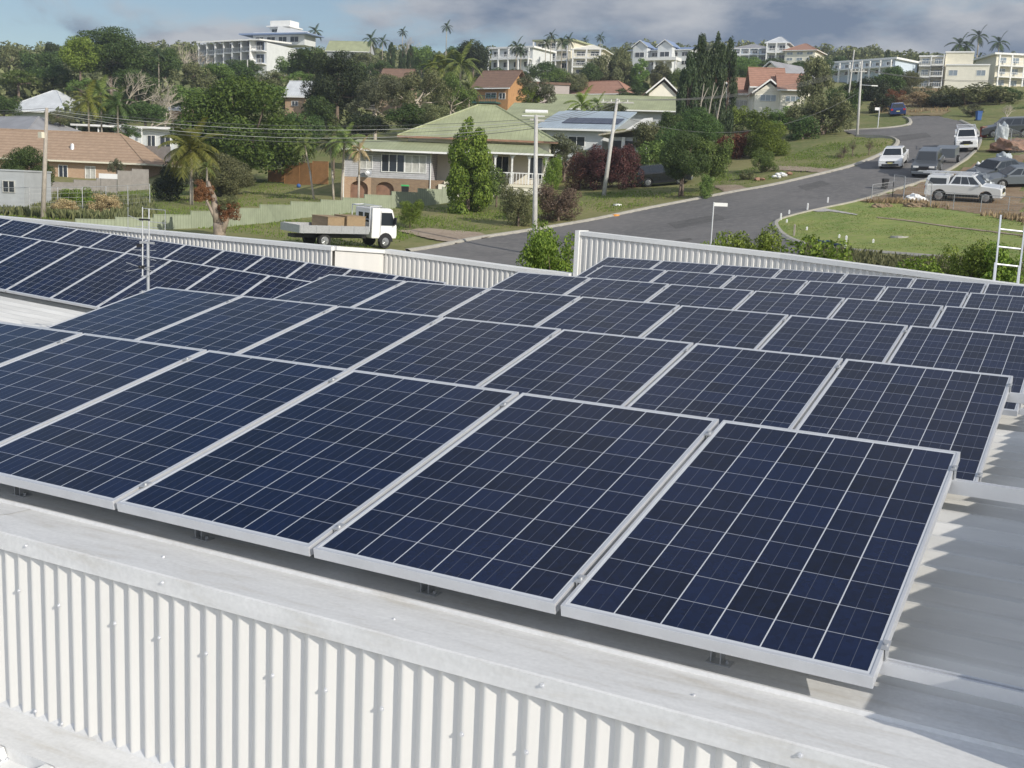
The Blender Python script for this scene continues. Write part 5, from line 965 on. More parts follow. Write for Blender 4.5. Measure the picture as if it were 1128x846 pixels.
# ================================================================ fences
def fence(name, label, pts, hgt, material, posts=True, sink=.3):
    """pts: (px, top row, depth) of each panel end; steps with the ground"""
    q = A(*pts[0]); t = thing(name, label, 'fence', (q.x, q.y, q.z - hgt)); o = Vector(t.location)
    for i in range(len(pts) - 1):
        a = A(*pts[i]) - o; b = A(*pts[i + 1]) - o; z = (a.z + b.z) / 2; L = math.hypot(b.x - a.x, b.y - a.y); e = MB()
        e.box(0, L - .02, -.02, .02, -hgt - sink, 0).box(0, L - .02, -.035, .035, -.04, .012)
        p = e.obj('panel', material, t); p.location = (a.x, a.y, z); p.rotation_euler = (0, 0, math.atan2(b.y - a.y, b.x - a.x))
        if posts: k = MB().box(-.06, -.005, -.045, .045, -hgt - sink, .03).obj('post', material, t); k.location = p.location; k.rotation_euler = p.rotation_euler
    return t
fence('metal_fence', 'stepped pale green metal fence crossing the lawn behind the truck', [(84, 242.5, 64), (128, 240.5, 65.5), (170, 238.8, 67), (211, 234.2, 69), (249, 231, 72), (287, 227.3, 75), (321, 223.8, 78.5), (354, 220.8, 81.5), (378, 219.8, 83.5), (402, 216.4, 85.5), (432, 213.2, 87.5), (461, 209.8, 89.5), (488, 206.4, 91.2), (502, 206.2, 92)], 1.85, 'fence_green')
fence('paling_fence', 'weathered grey paling fence below the brick house windows', [(28, 205, 96), (56, 202, 98), (82, 199.5, 100), (107, 197.5, 102), (129, 195.5, 104)], 1.7, 'paling')
fence('paling_fence', 'taller grey paling fence by the end of the brick house', [(130, 189, 106), (146, 187.5, 107), (164, 185.5, 108)], 2.1, 'paling')
fence('paling_fence', 'distant grey paling fence beneath the flat roofed house', [(140, 160, 128), (164, 160.5, 127), (188, 162, 126)], 1.9, 'paling')
fence('timber_fence', 'orange timber paling fence behind the slender palms', [(314, 183, 113), (330, 180.5, 112), (345, 178.5, 111), (362, 177, 110)], 1.9, 'orange_paling')
fence('timber_fence', 'short piece of orange fence right beside the big round tree', [(296, 187, 116), (314, 185.5, 115)], 1.2, 'orange_paling')
def wire_fence(label, posts, hgt, mesh=.16, r=.03, name='wire_fence', top=True):
    q = A(*posts[0]); g0 = float(tz(q.x, q.y)); t = thing(name, label, 'fence', (q.x, q.y, g0)); o = Vector(t.location); P_ = []
    for p in posts:
        a = A(*p); g_ = Vector((a.x, a.y, float(tz(a.x, a.y)))) - o; P_.append((g_, g_ + Vector((0, 0, hgt)))); MB().tube(g_ - Vector((0, 0, .2)), g_ + Vector((0, 0, hgt)), r, n=6).obj('post', 'zinc', t)
    m = MB()
    for (a0, a1), (b0, b1) in zip(P_[:-1], P_[1:]):
        for k in range(1, int(hgt / .3) + 1): m.tube(a0.lerp(a1, k * .3 / hgt), b0.lerp(b1, k * .3 / hgt), .006, n=3)
        if top: m.tube(a1, b1, .018, n=4)
        n = int((b0 - a0).length / mesh)
        for k in range(n): u = k / n; m.tube(a0.lerp(b0, u), a1.lerp(b1, min(1, u + 1.0 * .5 / max(1, n) )), .004, n=3)
    m.obj('wire_mesh', 'mesh_wire', t); return t
wire_fence('sagging wire fence with thin metal posts through the long grass on the left', [(-4, 232, 78), (33, 232, 77), (64, 232, 78), (91, 232, 79), (117, 230, 81), (141, 228, 83), (165, 224, 86)], 1.9, .5)
wire_fence('low mesh gate section by the kerb, leftmost of the yard fences', [(961, 208, 78), (984, 207, 79)], 1.1, .12)
wire_fence('taller mesh panel with two posts in the middle of the yard fences', [(984, 207, 79), (996, 207, 78)], 1.6, .12)
wire_fence('mesh fence running past the back of the silver wagon', [(996, 210, 78), (1020, 214, 77), (1025, 220, 75)], 1.5, .15)
wire_fence('long low mesh fence between the bright lawn and the silver wagon', [(1025, 224, 74), (1050, 228, 72.5), (1080, 232, 71), (1110, 236, 69.5), (1135, 238, 68)], 1.1, .2, .022)
wire_fence('mesh fence around the rubble heap at the right edge', [(1096, 160, 101), (1112, 168, 96), (1130, 172, 92)], 2.0, .2)
b = A(109, 196.5, 94); t = thing('notice_board', 'long white board leaning on the fence below the brick house', 'board', (b.x, b.y, float(tz(b.x, b.y))), R(28)); h_ = b.z - t.location.z; m = MB().box(0, 1.55, -.03, .03, h_, h_ + .42); m.obj('board', 'white_paint', t); MB().box(.1, .16, .031, .08, -.2, h_ + .3).obj('post', 'paling', t); MB().box(1.4, 1.46, .031, .08, -.2, h_ + .3).obj('post', 'paling', t)

# ================================================================ poles and wires
def pole(label, base, topp, r0=.15, arm=None, lamp=False, material='timber_pole', name='power_pole', ins=True):
    b = A(*base); t_ = A(*topp); g0 = float(tz(b.x, b.y)); t = thing(name, label, 'pole', (b.x, b.y, g0)); o = Vector(t.location); e = t_ - o; s0 = (b - o); s0.z = -.5
    MB().tube(s0, e, r0, r0 * .62, n=12).obj('pole', material, t, smooth=True); tips = []
    if arm:
        for (px0, px1, py, n) in arm:
            a = A(px0, py, topp[2]) - o; c = A(px1, py + (px1 - px0) * .02, topp[2]) - o; m = MB().bar(a, c, .09, .12); ar = m.obj('crossarm', 'timber_pole_grey', t)
            for k in range(n):
                q = a.lerp(c, (k + .25) / n) + Vector((0, 0, .06)); MB().tube(q, q + Vector((0, 0, .18)), .045, .03, n=6).obj('insulator', 'white_paint', ar); tips.append(q + o + Vector((0, 0, .18)))
    return t, e + o, tips
rt = Vector((.8781, .4766, 0)).normalized()
t1, e1, _ = pole('weathered brown timber power pole in front of the brick house', (47, 245, 74), (51.5, 119, 74), .17)
m = MB().box(-.35, .0, -.12, .12, 0, .38); o = m.obj('meter_box', 'cream', t1); o.location = A(47.5, 152, 73.8) - Vector(t1.location)
t2, e2, _ = pole('tall pale grey timber power pole rising between the two parapets', (588.5, 292, 66), (590.7, 127, 66), .17, material='timber_pole_grey')
MB().bar(e2 - Vector(t2.location) - rt * .35 + Vector((0, 0, -.25)), e2 - Vector(t2.location) + rt * .5 + Vector((0, 0, -.3)), .08, .1).obj('crossarm', 'timber_pole_grey', t2)
t3, e3, tp3 = pole('leaning pale timber power pole in front of the purple shrubs', (664.5, 215, 93), (680, 109, 93), .19, [(662, 698, 112.5, 4)], material='timber_pole_grey')
t4, e4, _ = pole('thin pole further up the hill, left of the street lamp pole', (933, 116, 150), (941, 55, 150), .13, material='timber_pole_grey')
t5, e5, tp5 = pole('timber power pole with crossarm and street lamp at the side road corner', (943.5, 158, 117), (949.5, 67, 117), .15, [(936, 955, 78.5, 4)], material='timber_pole_grey')
la = A(948.5, 93.5, 117) - Vector(t5.location); lb_ = A(963, 94.5, 116.5) - Vector(t5.location); MB().tube(la, lb_, .035).obj('lamp_arm', 'alu', t5); MB().bar(lb_ - rt * .3, lb_ + rt * .35, .16, .1).obj('lamp_head', 'white_paint', t5)
t6, e6, _ = pole('small pole with a short crossarm below the white hilltop apartments', (273, 98, 212), (272.6, 66, 212), .16, [(270, 276, 80, 2)], material='timber_pole_grey')
pole('thin pole standing in the trees right of the small crossarm pole', (286, 100, 205), (286.6, 85, 205), .12, material='timber_pole_grey')
def wire(a, b, sag, label, r=.014, group=None, material='wire'):
    a = Vector(a); b = Vector(b); t = MB(); n = 14; P_ = [a.lerp(b, i / n) - Vector((0, 0, sag * 4 * (i / n) * (1 - i / n))) for i in range(n + 1)]; O = a.copy()
    for i in range(n): t.tube(P_[i] - O, P_[i + 1] - O, r, n=4)
    o = t.obj('power_line', material); o.location = O; return tag(o, label, 'wire', group)
L0 = A(-90, 116, 76)
for i in range(5):
    dz = Vector((0, 0, -.12 * i)) + rt * (.1 * i); wire(e1 + dz * .9, e2 + dz + Vector((0, 0, -.2)), .75 + .13 * i, 'one of the power lines strung from the brown left pole to the tall central pole', .013 + .004 * (i == 4), 'wires between the left and central poles', 'pale_wire' if i % 2 else 'wire')
for i in range(2): wire(L0 + Vector((0, 0, -.2 * i)), e1 + Vector((0, 0, -.15 * i)), .25, 'one of the power lines leaving the frame left of the brown pole', .014, 'wires left of the brown pole')
for i in range(4): wire(e2 + Vector((0, 0, -.1 - .1 * i)), tp3[i], .35, 'one of the power lines from the tall central pole to the leaning pole', .014, 'wires between the central and leaning poles')
for i in range(4): wire(tp3[i], tp5[i], 1.0, 'one of the upper power lines from the leaning pole to the street lamp pole', .012, 'wires between the leaning and lamp poles')
wire(e3 + Vector((0, 0, -1.3)), e5 + Vector((0, 0, -3.2)), 2.6, 'low slung cable from the leaning pole to the street lamp pole', .017, None, 'wire')
for i in range(2): wire(tp5[3 - i], A(1150, 84 + 2 * i, 130), .8, 'one of the power lines from the street lamp pole to the right edge', .02, 'wires right of the lamp pole')
wire(e4 + Vector((0, 0, -.6)), tp5[0], .3, 'short power line between the thin hill pole and the street lamp pole', .018)
wire(e2 + Vector((0, 0, -.7)), A(603, 146, 114), .5, 'service line from the tall central pole to the solar panelled house', .014)

# ---- small street things
def signpost(px, pb, pt, d, plate, label, name='street_sign', pw=.9, ph=.2, r=.03):
    b = A(px, pb, d); g0 = float(tz(b.x, b.y)); H = A(px, pt, d).z - g0; t = thing(name, label, 'sign', (b.x, b.y, g0), R(28.5)); MB().tube((0, 0, -.2), (0, 0, H), r, n=8).obj('pole', 'alu', t)
    if plate: MB().box(*(( .03, pw) if plate > 0 else (-pw, -.03)), -.012, .012, H - ph - .02, H - .02).obj('plate', 'white_paint', t)
    return t
signpost(783.5, 262, 222.5, 55, 1, 'white street name sign on a slim pole at the near side of the road', pw=.68, ph=.17)
signpost(967, 139, 118.5, 126, -1, 'small white street sign on a pole on the upper grass corner', pw=.5, ph=.3, r=.05)
for i, (x, y0, y1) in enumerate(((120, 350, 322), (145, 360, 348), (155, 322, 308), (228, 392, 380), (362, 425, 412), (388, 467, 415), (503, 445, 432), (231, 305, 280), (315, 275, 255), (175, 415, 368))):
    px, pb = 828 + x / 3.76, 150 + y0 / 3.76; g_ = G(px, pb); H = max(.2, (y0 - y1) / 3.76 * depth(g_) / F); t = MB(); w_ = .045
    t.box(-w_, w_, -w_, w_, -.1, H).add([(-w_, -w_, H), (w_, -w_, H), (w_, w_, H), (-w_, w_, H), (0, 0, H + .06)], [(0, 1, 4), (1, 2, 4), (2, 3, 4), (3, 0, 4)])
    o = t.obj('survey_peg', 'timber_pole' if i == 9 else 'white_paint'); o.location = g_
    tag(o, ['white peg at the sharp corner of the lawn kerb', 'short white peg just inside the lawn corner', 'white peg on the kerb above the sharp lawn corner', 'white peg alone on the lawn near its left end', 'short white peg left of the tall white peg', 'tall white peg at the bottom edge of the lawn', 'short white peg right of the tall white peg', 'white peg beside the road edge above the lawn', 'farthest white peg beside the road above the lawn', 'dark timber stake near the left end of the lawn'][i], 'peg', 'pegs on the lawn')
g_ = G(904, 270.5); hp = [G(*p) for p in ((887, 266.5), (893, 267.5), (900, 268), (906, 270.5), (912, 269.5), (918, 272.5), (926, 274))]; m = MB()
for a, b in zip(hp[:-1], hp[1:]): m.tube(a - g_ + Vector((0, 0, .16)), b - g_ + Vector((0, 0, .16)), .09, n=8)
o = m.obj('drain_hose', 'dark_blue' if 'dark_blue' in M else 'blue_trim'); o.location = g_; tag(o, 'dark blue hose lying on the near kerb of the lawn', 'hose')
def disc(px, py, r, material, label, name, cat):
    g_ = G(px, py); m = MB(); m.tube((0, 0, -.05), (0, 0, .09), r, r * .96, n=16); m.box(-r * .3, r * .3, -.03, .03, .0901, .11); o = m.obj(name, material); o.location = g_; tag(o, label, cat)
disc(991, 262, .5, 'concrete', 'round concrete cover in the middle of the bright lawn', 'manhole_cover', 'cover'); disc(680.5, 226, .35, 'white_paint', 'small white cover in the verge grass near the leaning pole', 'valve_cover', 'cover'); disc(678, 237.5, .3, 'orange_mark', 'small orange marker block on the far kerb', 'kerb_marker', 'marker')
def rock(px, py, s, material, label, group='stones on the verge'):
    g_ = G(px, py); bm = bmesh.new(); bmesh.ops.create_icosphere(bm, subdivisions=2, radius=s); rr = random.Random(int(px * 9))
    for v in bm.verts: v.co *= rr.uniform(.75, 1.15); v.co.z *= .6
    me = bpy.data.meshes.new('stone'); bm.to_mesh(me); bm.free(); me.materials.append(M[material]); o = bpy.data.objects.new('stone', me); COL.objects.link(o); o.location = g_ + Vector((0, 0, s * .35)); tag(o, label, 'stone', group)
for i, (px, py, s) in enumerate(((853, 195.5, .22), (857, 194, .28), (861, 193.5, .32), (864, 194.5, .25), (858, 196, .2))): rock(px, py, s, 'white_paint', 'one of the white stones heaped beside the small leafy tree on the verge', 'white stones')
for i, (px, py, s) in enumerate(((869, 192.5, .28), (834, 199, .3), (840, 198.5, .25))): rock(px, py, s, 'brown_rust', ['brown stone at the right end of the white stones', 'larger brown stone below the small leafy tree', 'brown stone just right of the larger brown stone'][i], 'brown stones')
# wheelie bins, ball
def bin_(px, py, material, lidm, label, s=1.0, rz=30):
    g_ = G(px, py); t = thing('wheelie_bin', label, 'bin', g_, R(rz)); m = MB(); m.add([(-.22*s,-.25*s,.05),(.22*s,-.25*s,.05),(.22*s,.22*s,.05),(-.22*s,.22*s,.05),(-.28*s,-.33*s,.95*s),(.28*s,-.33*s,.95*s),(.28*s,.3*s,.95*s),(-.28*s,.3*s,.95*s)], [(0,3,2,1),(4,5,6,7),(0,1,5,4),(1,2,6,5),(2,3,7,6),(3,0,4,7)]); m.obj('body', material, t, bevel=.02)
    m = MB(); m.prism([(-.36*s, .96*s), (.33*s, .96*s), (.33*s, 1.03*s), (-.2*s, 1.07*s), (-.36*s, 1.0*s)], -.3*s, .3*s, 'x'); m.obj('lid', lidm, t); m = MB(); m.tube((-.3*s, .27*s, .1), (-.24*s, .27*s, .1), .1, n=12).tube((.24*s, .27*s, .1), (.3*s, .27*s, .1), .1, n=12); m.obj('wheel', 'black', t)
bin_(974.5, 208, 'black', 'black', 'dark wheelie bin standing behind the low mesh gate', .7); bin_(446, 219, 'black', 'green_plastic', 'wheelie bin with a bright green lid behind the stepped fence', 1.1); bin_(1083, 152, 'red_pad', 'brown_rust', 'dull red bin beside the road kerb above the parked ute', 1.0); bin_(1077.5, 133, 'blue_plastic', 'blue_plastic', 'tall blue bin on the grass below the flat topped tree', 1.0)
bm = bmesh.new(); bmesh.ops.create_uvsphere(bm, u_segments=16, v_segments=10, radius=.2); me = bpy.data.meshes.new('ball'); bm.to_mesh(me); bm.free(); me.materials.append(M['blue_plastic']); o = bpy.data.objects.new('ball', me); COL.objects.link(o); o.location = G(329, 207) + Vector((0, 0, .2)); tag(o, 'small blue ball lying on the shaded lawn near the orange fence', 'ball')

# ================================================================ vehicles
def vmat(px, py, d, phi, onroad=True):
    p = A(px, py, d); p.z = float(tz(p.x, p.y)) + .02; a = R(28.5 + phi) - math.atan((px - 564) / F); e = .8
    n = Vector((float(tz(p.x - e, p.y) - tz(p.x + e, p.y)), float(tz(p.x, p.y - e) - tz(p.x, p.y + e)), 2 * e)).normalized(); f = Vector((math.cos(a), math.sin(a), 0)); f = (f - n * f.dot(n)).normalized(); l = n.cross(f)
    return Matrix(((f.x, l.x, n.x, p.x), (f.y, l.y, n.y, p.y), (f.z, l.z, n.z, p.z), (0, 0, 0, 1)))
def wheel(t, x, y, r, w=.2):
    s = 1 if y > 0 else -1; m = MB(); m.tube((x, y - w / 2, r), (x, y + w / 2, r), r, n=20); o = m.obj('wheel', 'tyre', t, bevel=.015)
    k = MB(); k.tube((x, y + s * (w / 2 + .002), r), (x, y + s * (w / 2 + .012), r), r * .62, r * .58, n=16)
    for i in range(5): a = i * 1.2566; k.bar((x, y + s * (w / 2 + .016), r), (x + math.cos(a) * r * .55, y + s * (w / 2 + .014), r + math.sin(a) * r * .55), .07 * r / .33, .012)
    k.obj('rim', 'rim', o)
SH = {'sedan': dict(L=4.8, W=1.85, H=1.46, belt=.92, hood=.90, base=.20, nose=.68, c0=-1.75, c1=1.25, r0=-1.05, r1=.45, wb=1.42, r=.33, tail=1.02),
 'suv': dict(L=4.6, W=1.86, H=1.78, belt=1.12, hood=1.08, base=.28, nose=.92, c0=-2.2, c1=1.15, r0=-1.95, r1=.45, wb=1.35, r=.37, tail=1.12),
 'ute': dict(L=4.95, W=1.82, H=1.80, belt=1.18, hood=1.20, base=.40, nose=1.04, c0=-.95, c1=1.25, r0=-.62, r1=.62, wb=1.5, r=.40, tail=1.12)}
def car(name, label, cat, px, py, d, phi, typ, paint, ex=None, group=None):
    S = dict(SH[typ]); L, Wd, H = S['L'] / 2, S['W'] / 2, S['H']; t = thing(name, label, cat, (0, 0, 0), 0, group); t.matrix_world = vmat(px, py, d, phi)
    b = S['base']; bt = S['belt']; wb = S['wb']; r = S['r']; ar = r * 1.18
    def arc(cx, rev=False): return [(cx + ar * math.cos(math.pi * k / 8), max(b, r + ar * math.sin(math.pi * k / 8) * .98)) for k in range(9)]
    low = [(L, b + .02)] + arc(wb) + arc(-wb) + [(-L, b + .05), (-L, S['tail'] - .25), (-L + .06, S['tail']), (S['c0'], bt + .03), (S['c1'], bt), (L - .35, S['hood'] - .10), (L - .05, S['nose']), (L, S['nose'] - .2)]
    m = MB(); ys = (-Wd, -Wd * .93, Wd * .93, Wd); n = len(low); sc = (.985, 1, 1, .985)
    for y, k in zip(ys, sc): m.v += [(x * k, y, z if k == 1 else b + (z - b) * .96) for x, z in low]
    for q in range(3):
        for i in range(n): j = (i + 1) % n; m.f.append((q * n + i, q * n + j, (q + 1) * n + j, (q + 1) * n + i))
    m.f += [tuple(range(n - 1, -1, -1)), tuple(3 * n + i for i in range(n))]; m.obj('body', paint, t, bevel=.03)
    # cabin
    c0, c1, r0, r1 = S['c0'], S['c1'], S['r0'], S['r1']; wi = Wd * .92; wr = Wd * .74; zb = bt - .01
    m = MB(); m.add([(c0, -wi, zb), (c1, -wi, zb), (c1, wi, zb), (c0, wi, zb), (r0, -wr, H), (r1, -wr, H), (r1, wr, H), (r0, wr, H)], [(4, 5, 6, 7), (0, 1, 5, 4), (1, 2, 6, 5), (2, 3, 7, 6), (3, 0, 4, 7)]); m.obj('cabin', paint, t, bevel=.035)
    def pl(s, u, v): # point on the side face of the cabin
        x = (c0 + (c1 - c0) * u) * (1 - v) + (r0 + (r1 - r0) * u) * v; y = (wi * (1 - v) + wr * v + .012) * s; return (x, y, zb + (H - zb) * v)
    for s in (-1, 1):
        for (u0, u1) in ((.07, .34), (.37, .62), (.65, .93)): MB().add([pl(s, u0, .12), pl(s, u1, .12), pl(s, u1 - (.05 if u1 > .9 else 0), .86), pl(s, u0 + (.04 if u0 < .1 else 0), .86)], [(0, 1, 2, 3)]).obj('side_window', 'glass_dark', t)
        hx = L - .16; MB().box(hx, hx + .15, s * Wd * .62 - .2, s * Wd * .62 + .2, S['nose'] - .17, S['nose'] - .02).obj('headlight', 'lamp', t, bevel=.02)
        MB().box(-L - .012, -L + .1, s * Wd * .78 - .13, s * Wd * .78 + .13, S['tail'] - .32, S['tail'] - .1).obj('tail_light', 'tail', t)
        MB().box(c1 - .25, c1 - .08, s * (Wd + .03) - .09, s * (Wd + .03) + .09, bt, bt + .14).obj('mirror', paint, t, bevel=.02)
        for x in (-wb, wb): wheel(t, x, s * (Wd - .12), r)
    if typ != 'sedan': MB().box(-wb + ar, wb - ar, -Wd - .006, Wd + .006, b - .02, b + .16).obj('sill', 'black', t); MB().box(L - .3, L + .03, -Wd * .96, Wd * .96, b, b + .22).obj('bumper', 'grey_car' if typ == 'suv' else paint, t, bevel=.04); MB().box(L - .02, L + .034, -Wd * .55, Wd * .55, b + .3, b + .48).obj('bumper_grille', 'black', t)
    def fp(x0, x1, y, v, o): return (x0 * (1 - v) + x1 * v + o, (wi * (1 - v) + wr * v) * y, zb + (H - zb) * v + .012)
    MB().add([fp(c1, r1, -.86, .08, .01), fp(c1, r1, .86, .08, .01), fp(c1, r1, .86, .9, .01), fp(c1, r1, -.86, .9, .01)], [(0, 1, 2, 3)]).obj('windscreen', 'glass_dark', t)
    MB().add([fp(c0, r0, -.84, .12, -.01), fp(c0, r0, .84, .12, -.01), fp(c0, r0, .84, .85, -.01), fp(c0, r0, -.84, .85, -.01)], [(0, 1, 2, 3)]).obj('rear_window', 'glass_dark', t)
    MB().box(L - .04, L + .008, -Wd * .36, Wd * .36, S['nose'] - .2, S['nose'] - .06).obj('grille', 'black', t); MB().box(L - .05, L + .012, -Wd * .7, Wd * .7, b + .06, b + .2).obj('air_intake', 'black', t); MB().box(L + .013, L + .02, -.2, .2, b + .22, b + .32).obj('number_plate', 'plate', t)
    MB().box(-L - .02, -L - .005, -.2, .2, b + .35, b + .46).obj('number_plate', 'plate', t)
    return t
car('sedan', 'white sedan driving down the middle of the road towards the camera', 'car', 984, 183, 93, 264, 'sedan', 'white_car')
ut = car('ute', 'white ute with a tray parked at the right kerb farther up the road', 'car', 1063, 168, 100, 272, 'ute', 'white_car'); MB().box(-2.5, -1.0, -.9, .9, 1.0, 1.45).obj('tray', 'white_car', ut); m = MB()
for x in (-2.3, -1.0, .3): m.tube((x, -.8, 1.86), (x, .8, 1.86), .03)
m.box(-2.5, .5, -.8, -.74, 1.5, 1.84) if False else m.tube((-2.5, -.75, 1.86), (.6, -.75, 1.86), .03).tube((-2.5, .75, 1.86), (.6, .75, 1.86), .03); m.obj('roof_rack', 'alu', ut)
car('suv', 'dark grey four wheel drive parked behind the mesh panels beside the road', 'car', 1021, 189, 88, 264, 'suv', 'dark_car')
tr = thing('box_trailer', 'small grey box trailer behind the dark four wheel drive', 'trailer'); tr.matrix_world = vmat(1042, 182, 93, 262); MB().box(-1.1, 1.1, -.8, .8, .5, 1.25).obj('body', 'grey_car', tr, bevel=.03); MB().bar((1.1, 0, .55), (2.1, 0, .5), .08, .08).obj('drawbar', 'zinc', tr); wheel(tr, 0, -.9, .3); wheel(tr, 0, .9, .3)
wg = car('wagon', 'silver white ute with a canopy and roof rack parked beside the bright lawn', 'car', 1061, 226, 77, -9, 'ute', 'silver_car')
m = MB(); m.add([(-2.5, -.82, 1.05), (-.95, -.82, 1.05), (-.95, .82, 1.05), (-2.5, .82, 1.05), (-2.35, -.68, 1.72), (-.9, -.68, 1.76), (-.9, .68, 1.76), (-2.35, .68, 1.72)], [(4, 5, 6, 7), (0, 1, 5, 4), (1, 2, 6, 5), (2, 3, 7, 6), (3, 0, 4, 7)]); cn = m.obj('canopy', 'silver_car', wg, bevel=.04)
MB().add([(-2.3, -.80, 1.18), (-1.1, -.80, 1.18), (-1.1, -.725, 1.58), (-2.15, -.725, 1.58)], [(0, 1, 2, 3)]).obj('canopy_window', 'glass_dark', wg)
m = MB()
for y in (-.6, .6): m.tube((-2.7, y, 1.90), (.7, y, 1.90), .025)
for x in (-2.2, -1.2, -.4, .45): m.tube((x, -.66, 1.86), (x, .66, 1.86), .025).tube((x, -.62, 1.74), (x, -.62, 1.86), .02).tube((x, .62, 1.74), (x, .62, 1.86), .02)
m.obj('roof_rack', 'alu', wg)
m = MB(); m.box(-3.1, .6, -.45, -.38, 1.93, 1.97).box(-3.1, .6, -.1, -.03, 1.93, 1.97)
for i in range(11): m.tube((-3.0 + i * .34, -.38, 1.95), (-3.0 + i * .34, -.1, 1.95), .014, n=5)
lo = m.obj('roof_ladder', 'alu'); lo.matrix_world = wg.matrix_world.copy(); tag(lo, 'aluminium ladder lying on the roof rack of the silver white ute', 'ladder')
MB().tube((2.35, -.82, 1.1), (2.4, -.82, 2.1), .008, n=4).obj('aerial', 'black', wg)
car('suv', 'black four wheel drive parked in the shade beside the purple shrubs', 'car', 733, 203, 96, -6, 'suv', 'black_car')
car('hatchback', 'small blue car at the crest of the road by the dry bank', 'car', 988, 128.5, 140, 93, 'sedan', 'blue_car')
car('sedan', 'grey sedan among the scrap at the right edge of the yard', 'car', 1122, 197, 82, 200, 'sedan', 'grey_car'); car('suv', 'dark four wheel drive above the rubble heap at the right edge', 'car', 1109, 155, 106, 190, 'suv', 'dark_car'); car('sedan', 'dark old sedan parked between the tarpaulins and the grey sedan', 'car', 1097, 196, 85, 230, 'sedan', 'dark_car')
# tray truck with crates
tk = thing('truck', 'white tray truck parked on the grass behind the left parapet', 'truck'); tk.matrix_world = vmat(377, 275, 63, 33); S_ = tk
MB().box(-3.3, 3.0, -.35, .35, .5, .68).obj('chassis', 'black', tk)
m = MB(); m.prism([(1.35, .55), (3.02, .55), (3.08, .75), (3.05, 1.25), (2.72, 2.16), (2.55, 2.24), (1.35, 2.24)], -.86, .86, 'y'); m.obj('cab', 'white_car', tk, bevel=.06)
for s in (-1, 1):
    MB().add([(1.95, s * .872, 1.28), (2.92, s * .872, 1.28), (2.66, s * .872, 2.0), (1.95, s * .872, 2.0)], [(0, 1, 2, 3)]).obj('side_window', 'glass_dark', tk); MB().box(1.9, 1.915, s * .868 - .004, s * .868 + .004, .7, 2.1).obj('door_line', 'black', tk)
    MB().box(2.98, 3.09, s * .6 - .16, s * .6 + .16, .85, 1.02).obj('headlight', 'lamp', tk); MB().box(2.75, 2.82, s * 1.05 - .1, s * 1.05 + .1, 1.35, 1.75).obj('mirror', 'black', tk)
    for x in (2.3, -1.7): wheel(tk, x, s * .75, .38, .24)
    m = MB(); m.prism([(2.3 + .5 * math.cos(math.pi * k / 8), .38 + .5 * math.sin(math.pi * k / 8)) for k in range(9)], s * .868 - .01, s * .868 + .012, 'y'); m.obj('wheel_arch', 'black', tk)
MB().add([(2.80, -.72, 1.35), (2.80, .72, 1.35), (2.80 - .26, .68, 2.05), (2.80 - .26, -.68, 2.05)], [(0, 1, 2, 3)]).obj('windscreen', 'glass_dark', tk).location = (.24, 0, 0)
for y in (-.5, .1): MB().box(1.338, 1.349, y, y + .42, 1.45, 1.95).obj('rear_window', 'glass_dark', tk)
MB().box(-3.35, 1.05, -.98, .98, .82, .90).obj('tray_floor', 'alu_dull', tk)
for (x0, x1, y0, y1) in ((-3.35, 1.05, -1.02, -.98), (-3.35, 1.05, .98, 1.02), (-3.39, -3.352, -1.0, 1.0)):
    o = MB().box(x0, x1, y0, y1, .80, 1.22).obj('drop_side', 'alu_dull', tk); m = MB(); nn = 6
    for k in range(nn):
        if x1 - x0 > 1: xx = x0 + .2 + k * (x1 - x0 - .4) / (nn - 1); m.box(xx - .03, xx + .03, y0 - .012, y1 + .012, .79, 1.24)
    if m.v: m.obj('hinge', 'zinc', o)
m = MB()
for y in (-.9, .9): m.tube((1.15, y, .9), (1.15, y, 2.32), .03).tube((1.15, y, 2.32), (1.9, y, 2.36), .025)
m.tube((1.15, -.9, 2.32), (1.15, .9, 2.32), .03).tube((1.15, -.9, 1.6), (1.15, .9, 1.6), .025).tube((1.9, -.9, 2.36), (1.9, .9, 2.36), .025); m.obj('headboard', 'alu', tk)
def crate(x, y, z, lx, ly, lz, label, ang=0):
    t = thing('plywood_crate', label, 'crate', (0, 0, 0), 0, 'crates on the truck'); t.matrix_world = tk.matrix_world @ Matrix.Translation((x, y, z)) @ Matrix.Rotation(ang, 4, 'Z'); m = MB().box(-lx / 2, lx / 2, -ly / 2, ly / 2, .1, lz); m.obj('box', 'ply', t)
    m = MB(); m.box(-lx/2 - .015, lx/2 + .015, -ly/2 - .015, -ly/2 + .05, .0, .098).box(-lx/2 - .015, lx/2 + .015, ly/2 - .05, ly/2 + .015, .0, .098).box(-lx/2, lx/2, -.05, .05, .0, .098); m.obj('skid', 'timber_pole', t); MB().box(-lx/2 - .02, lx/2 + .02, -ly/2 - .02, ly/2 + .02, lz + .001, lz + .03).obj('lid', 'ply', t)
crate(.25, -.25, .91, 1.2, 1.3, .82, 'brown plywood crate on the truck tray next to the cab'); crate(-1.0, .0, .91, 1.1, 1.5, .74, 'lower brown plywood crate in the middle of the truck tray', .06)
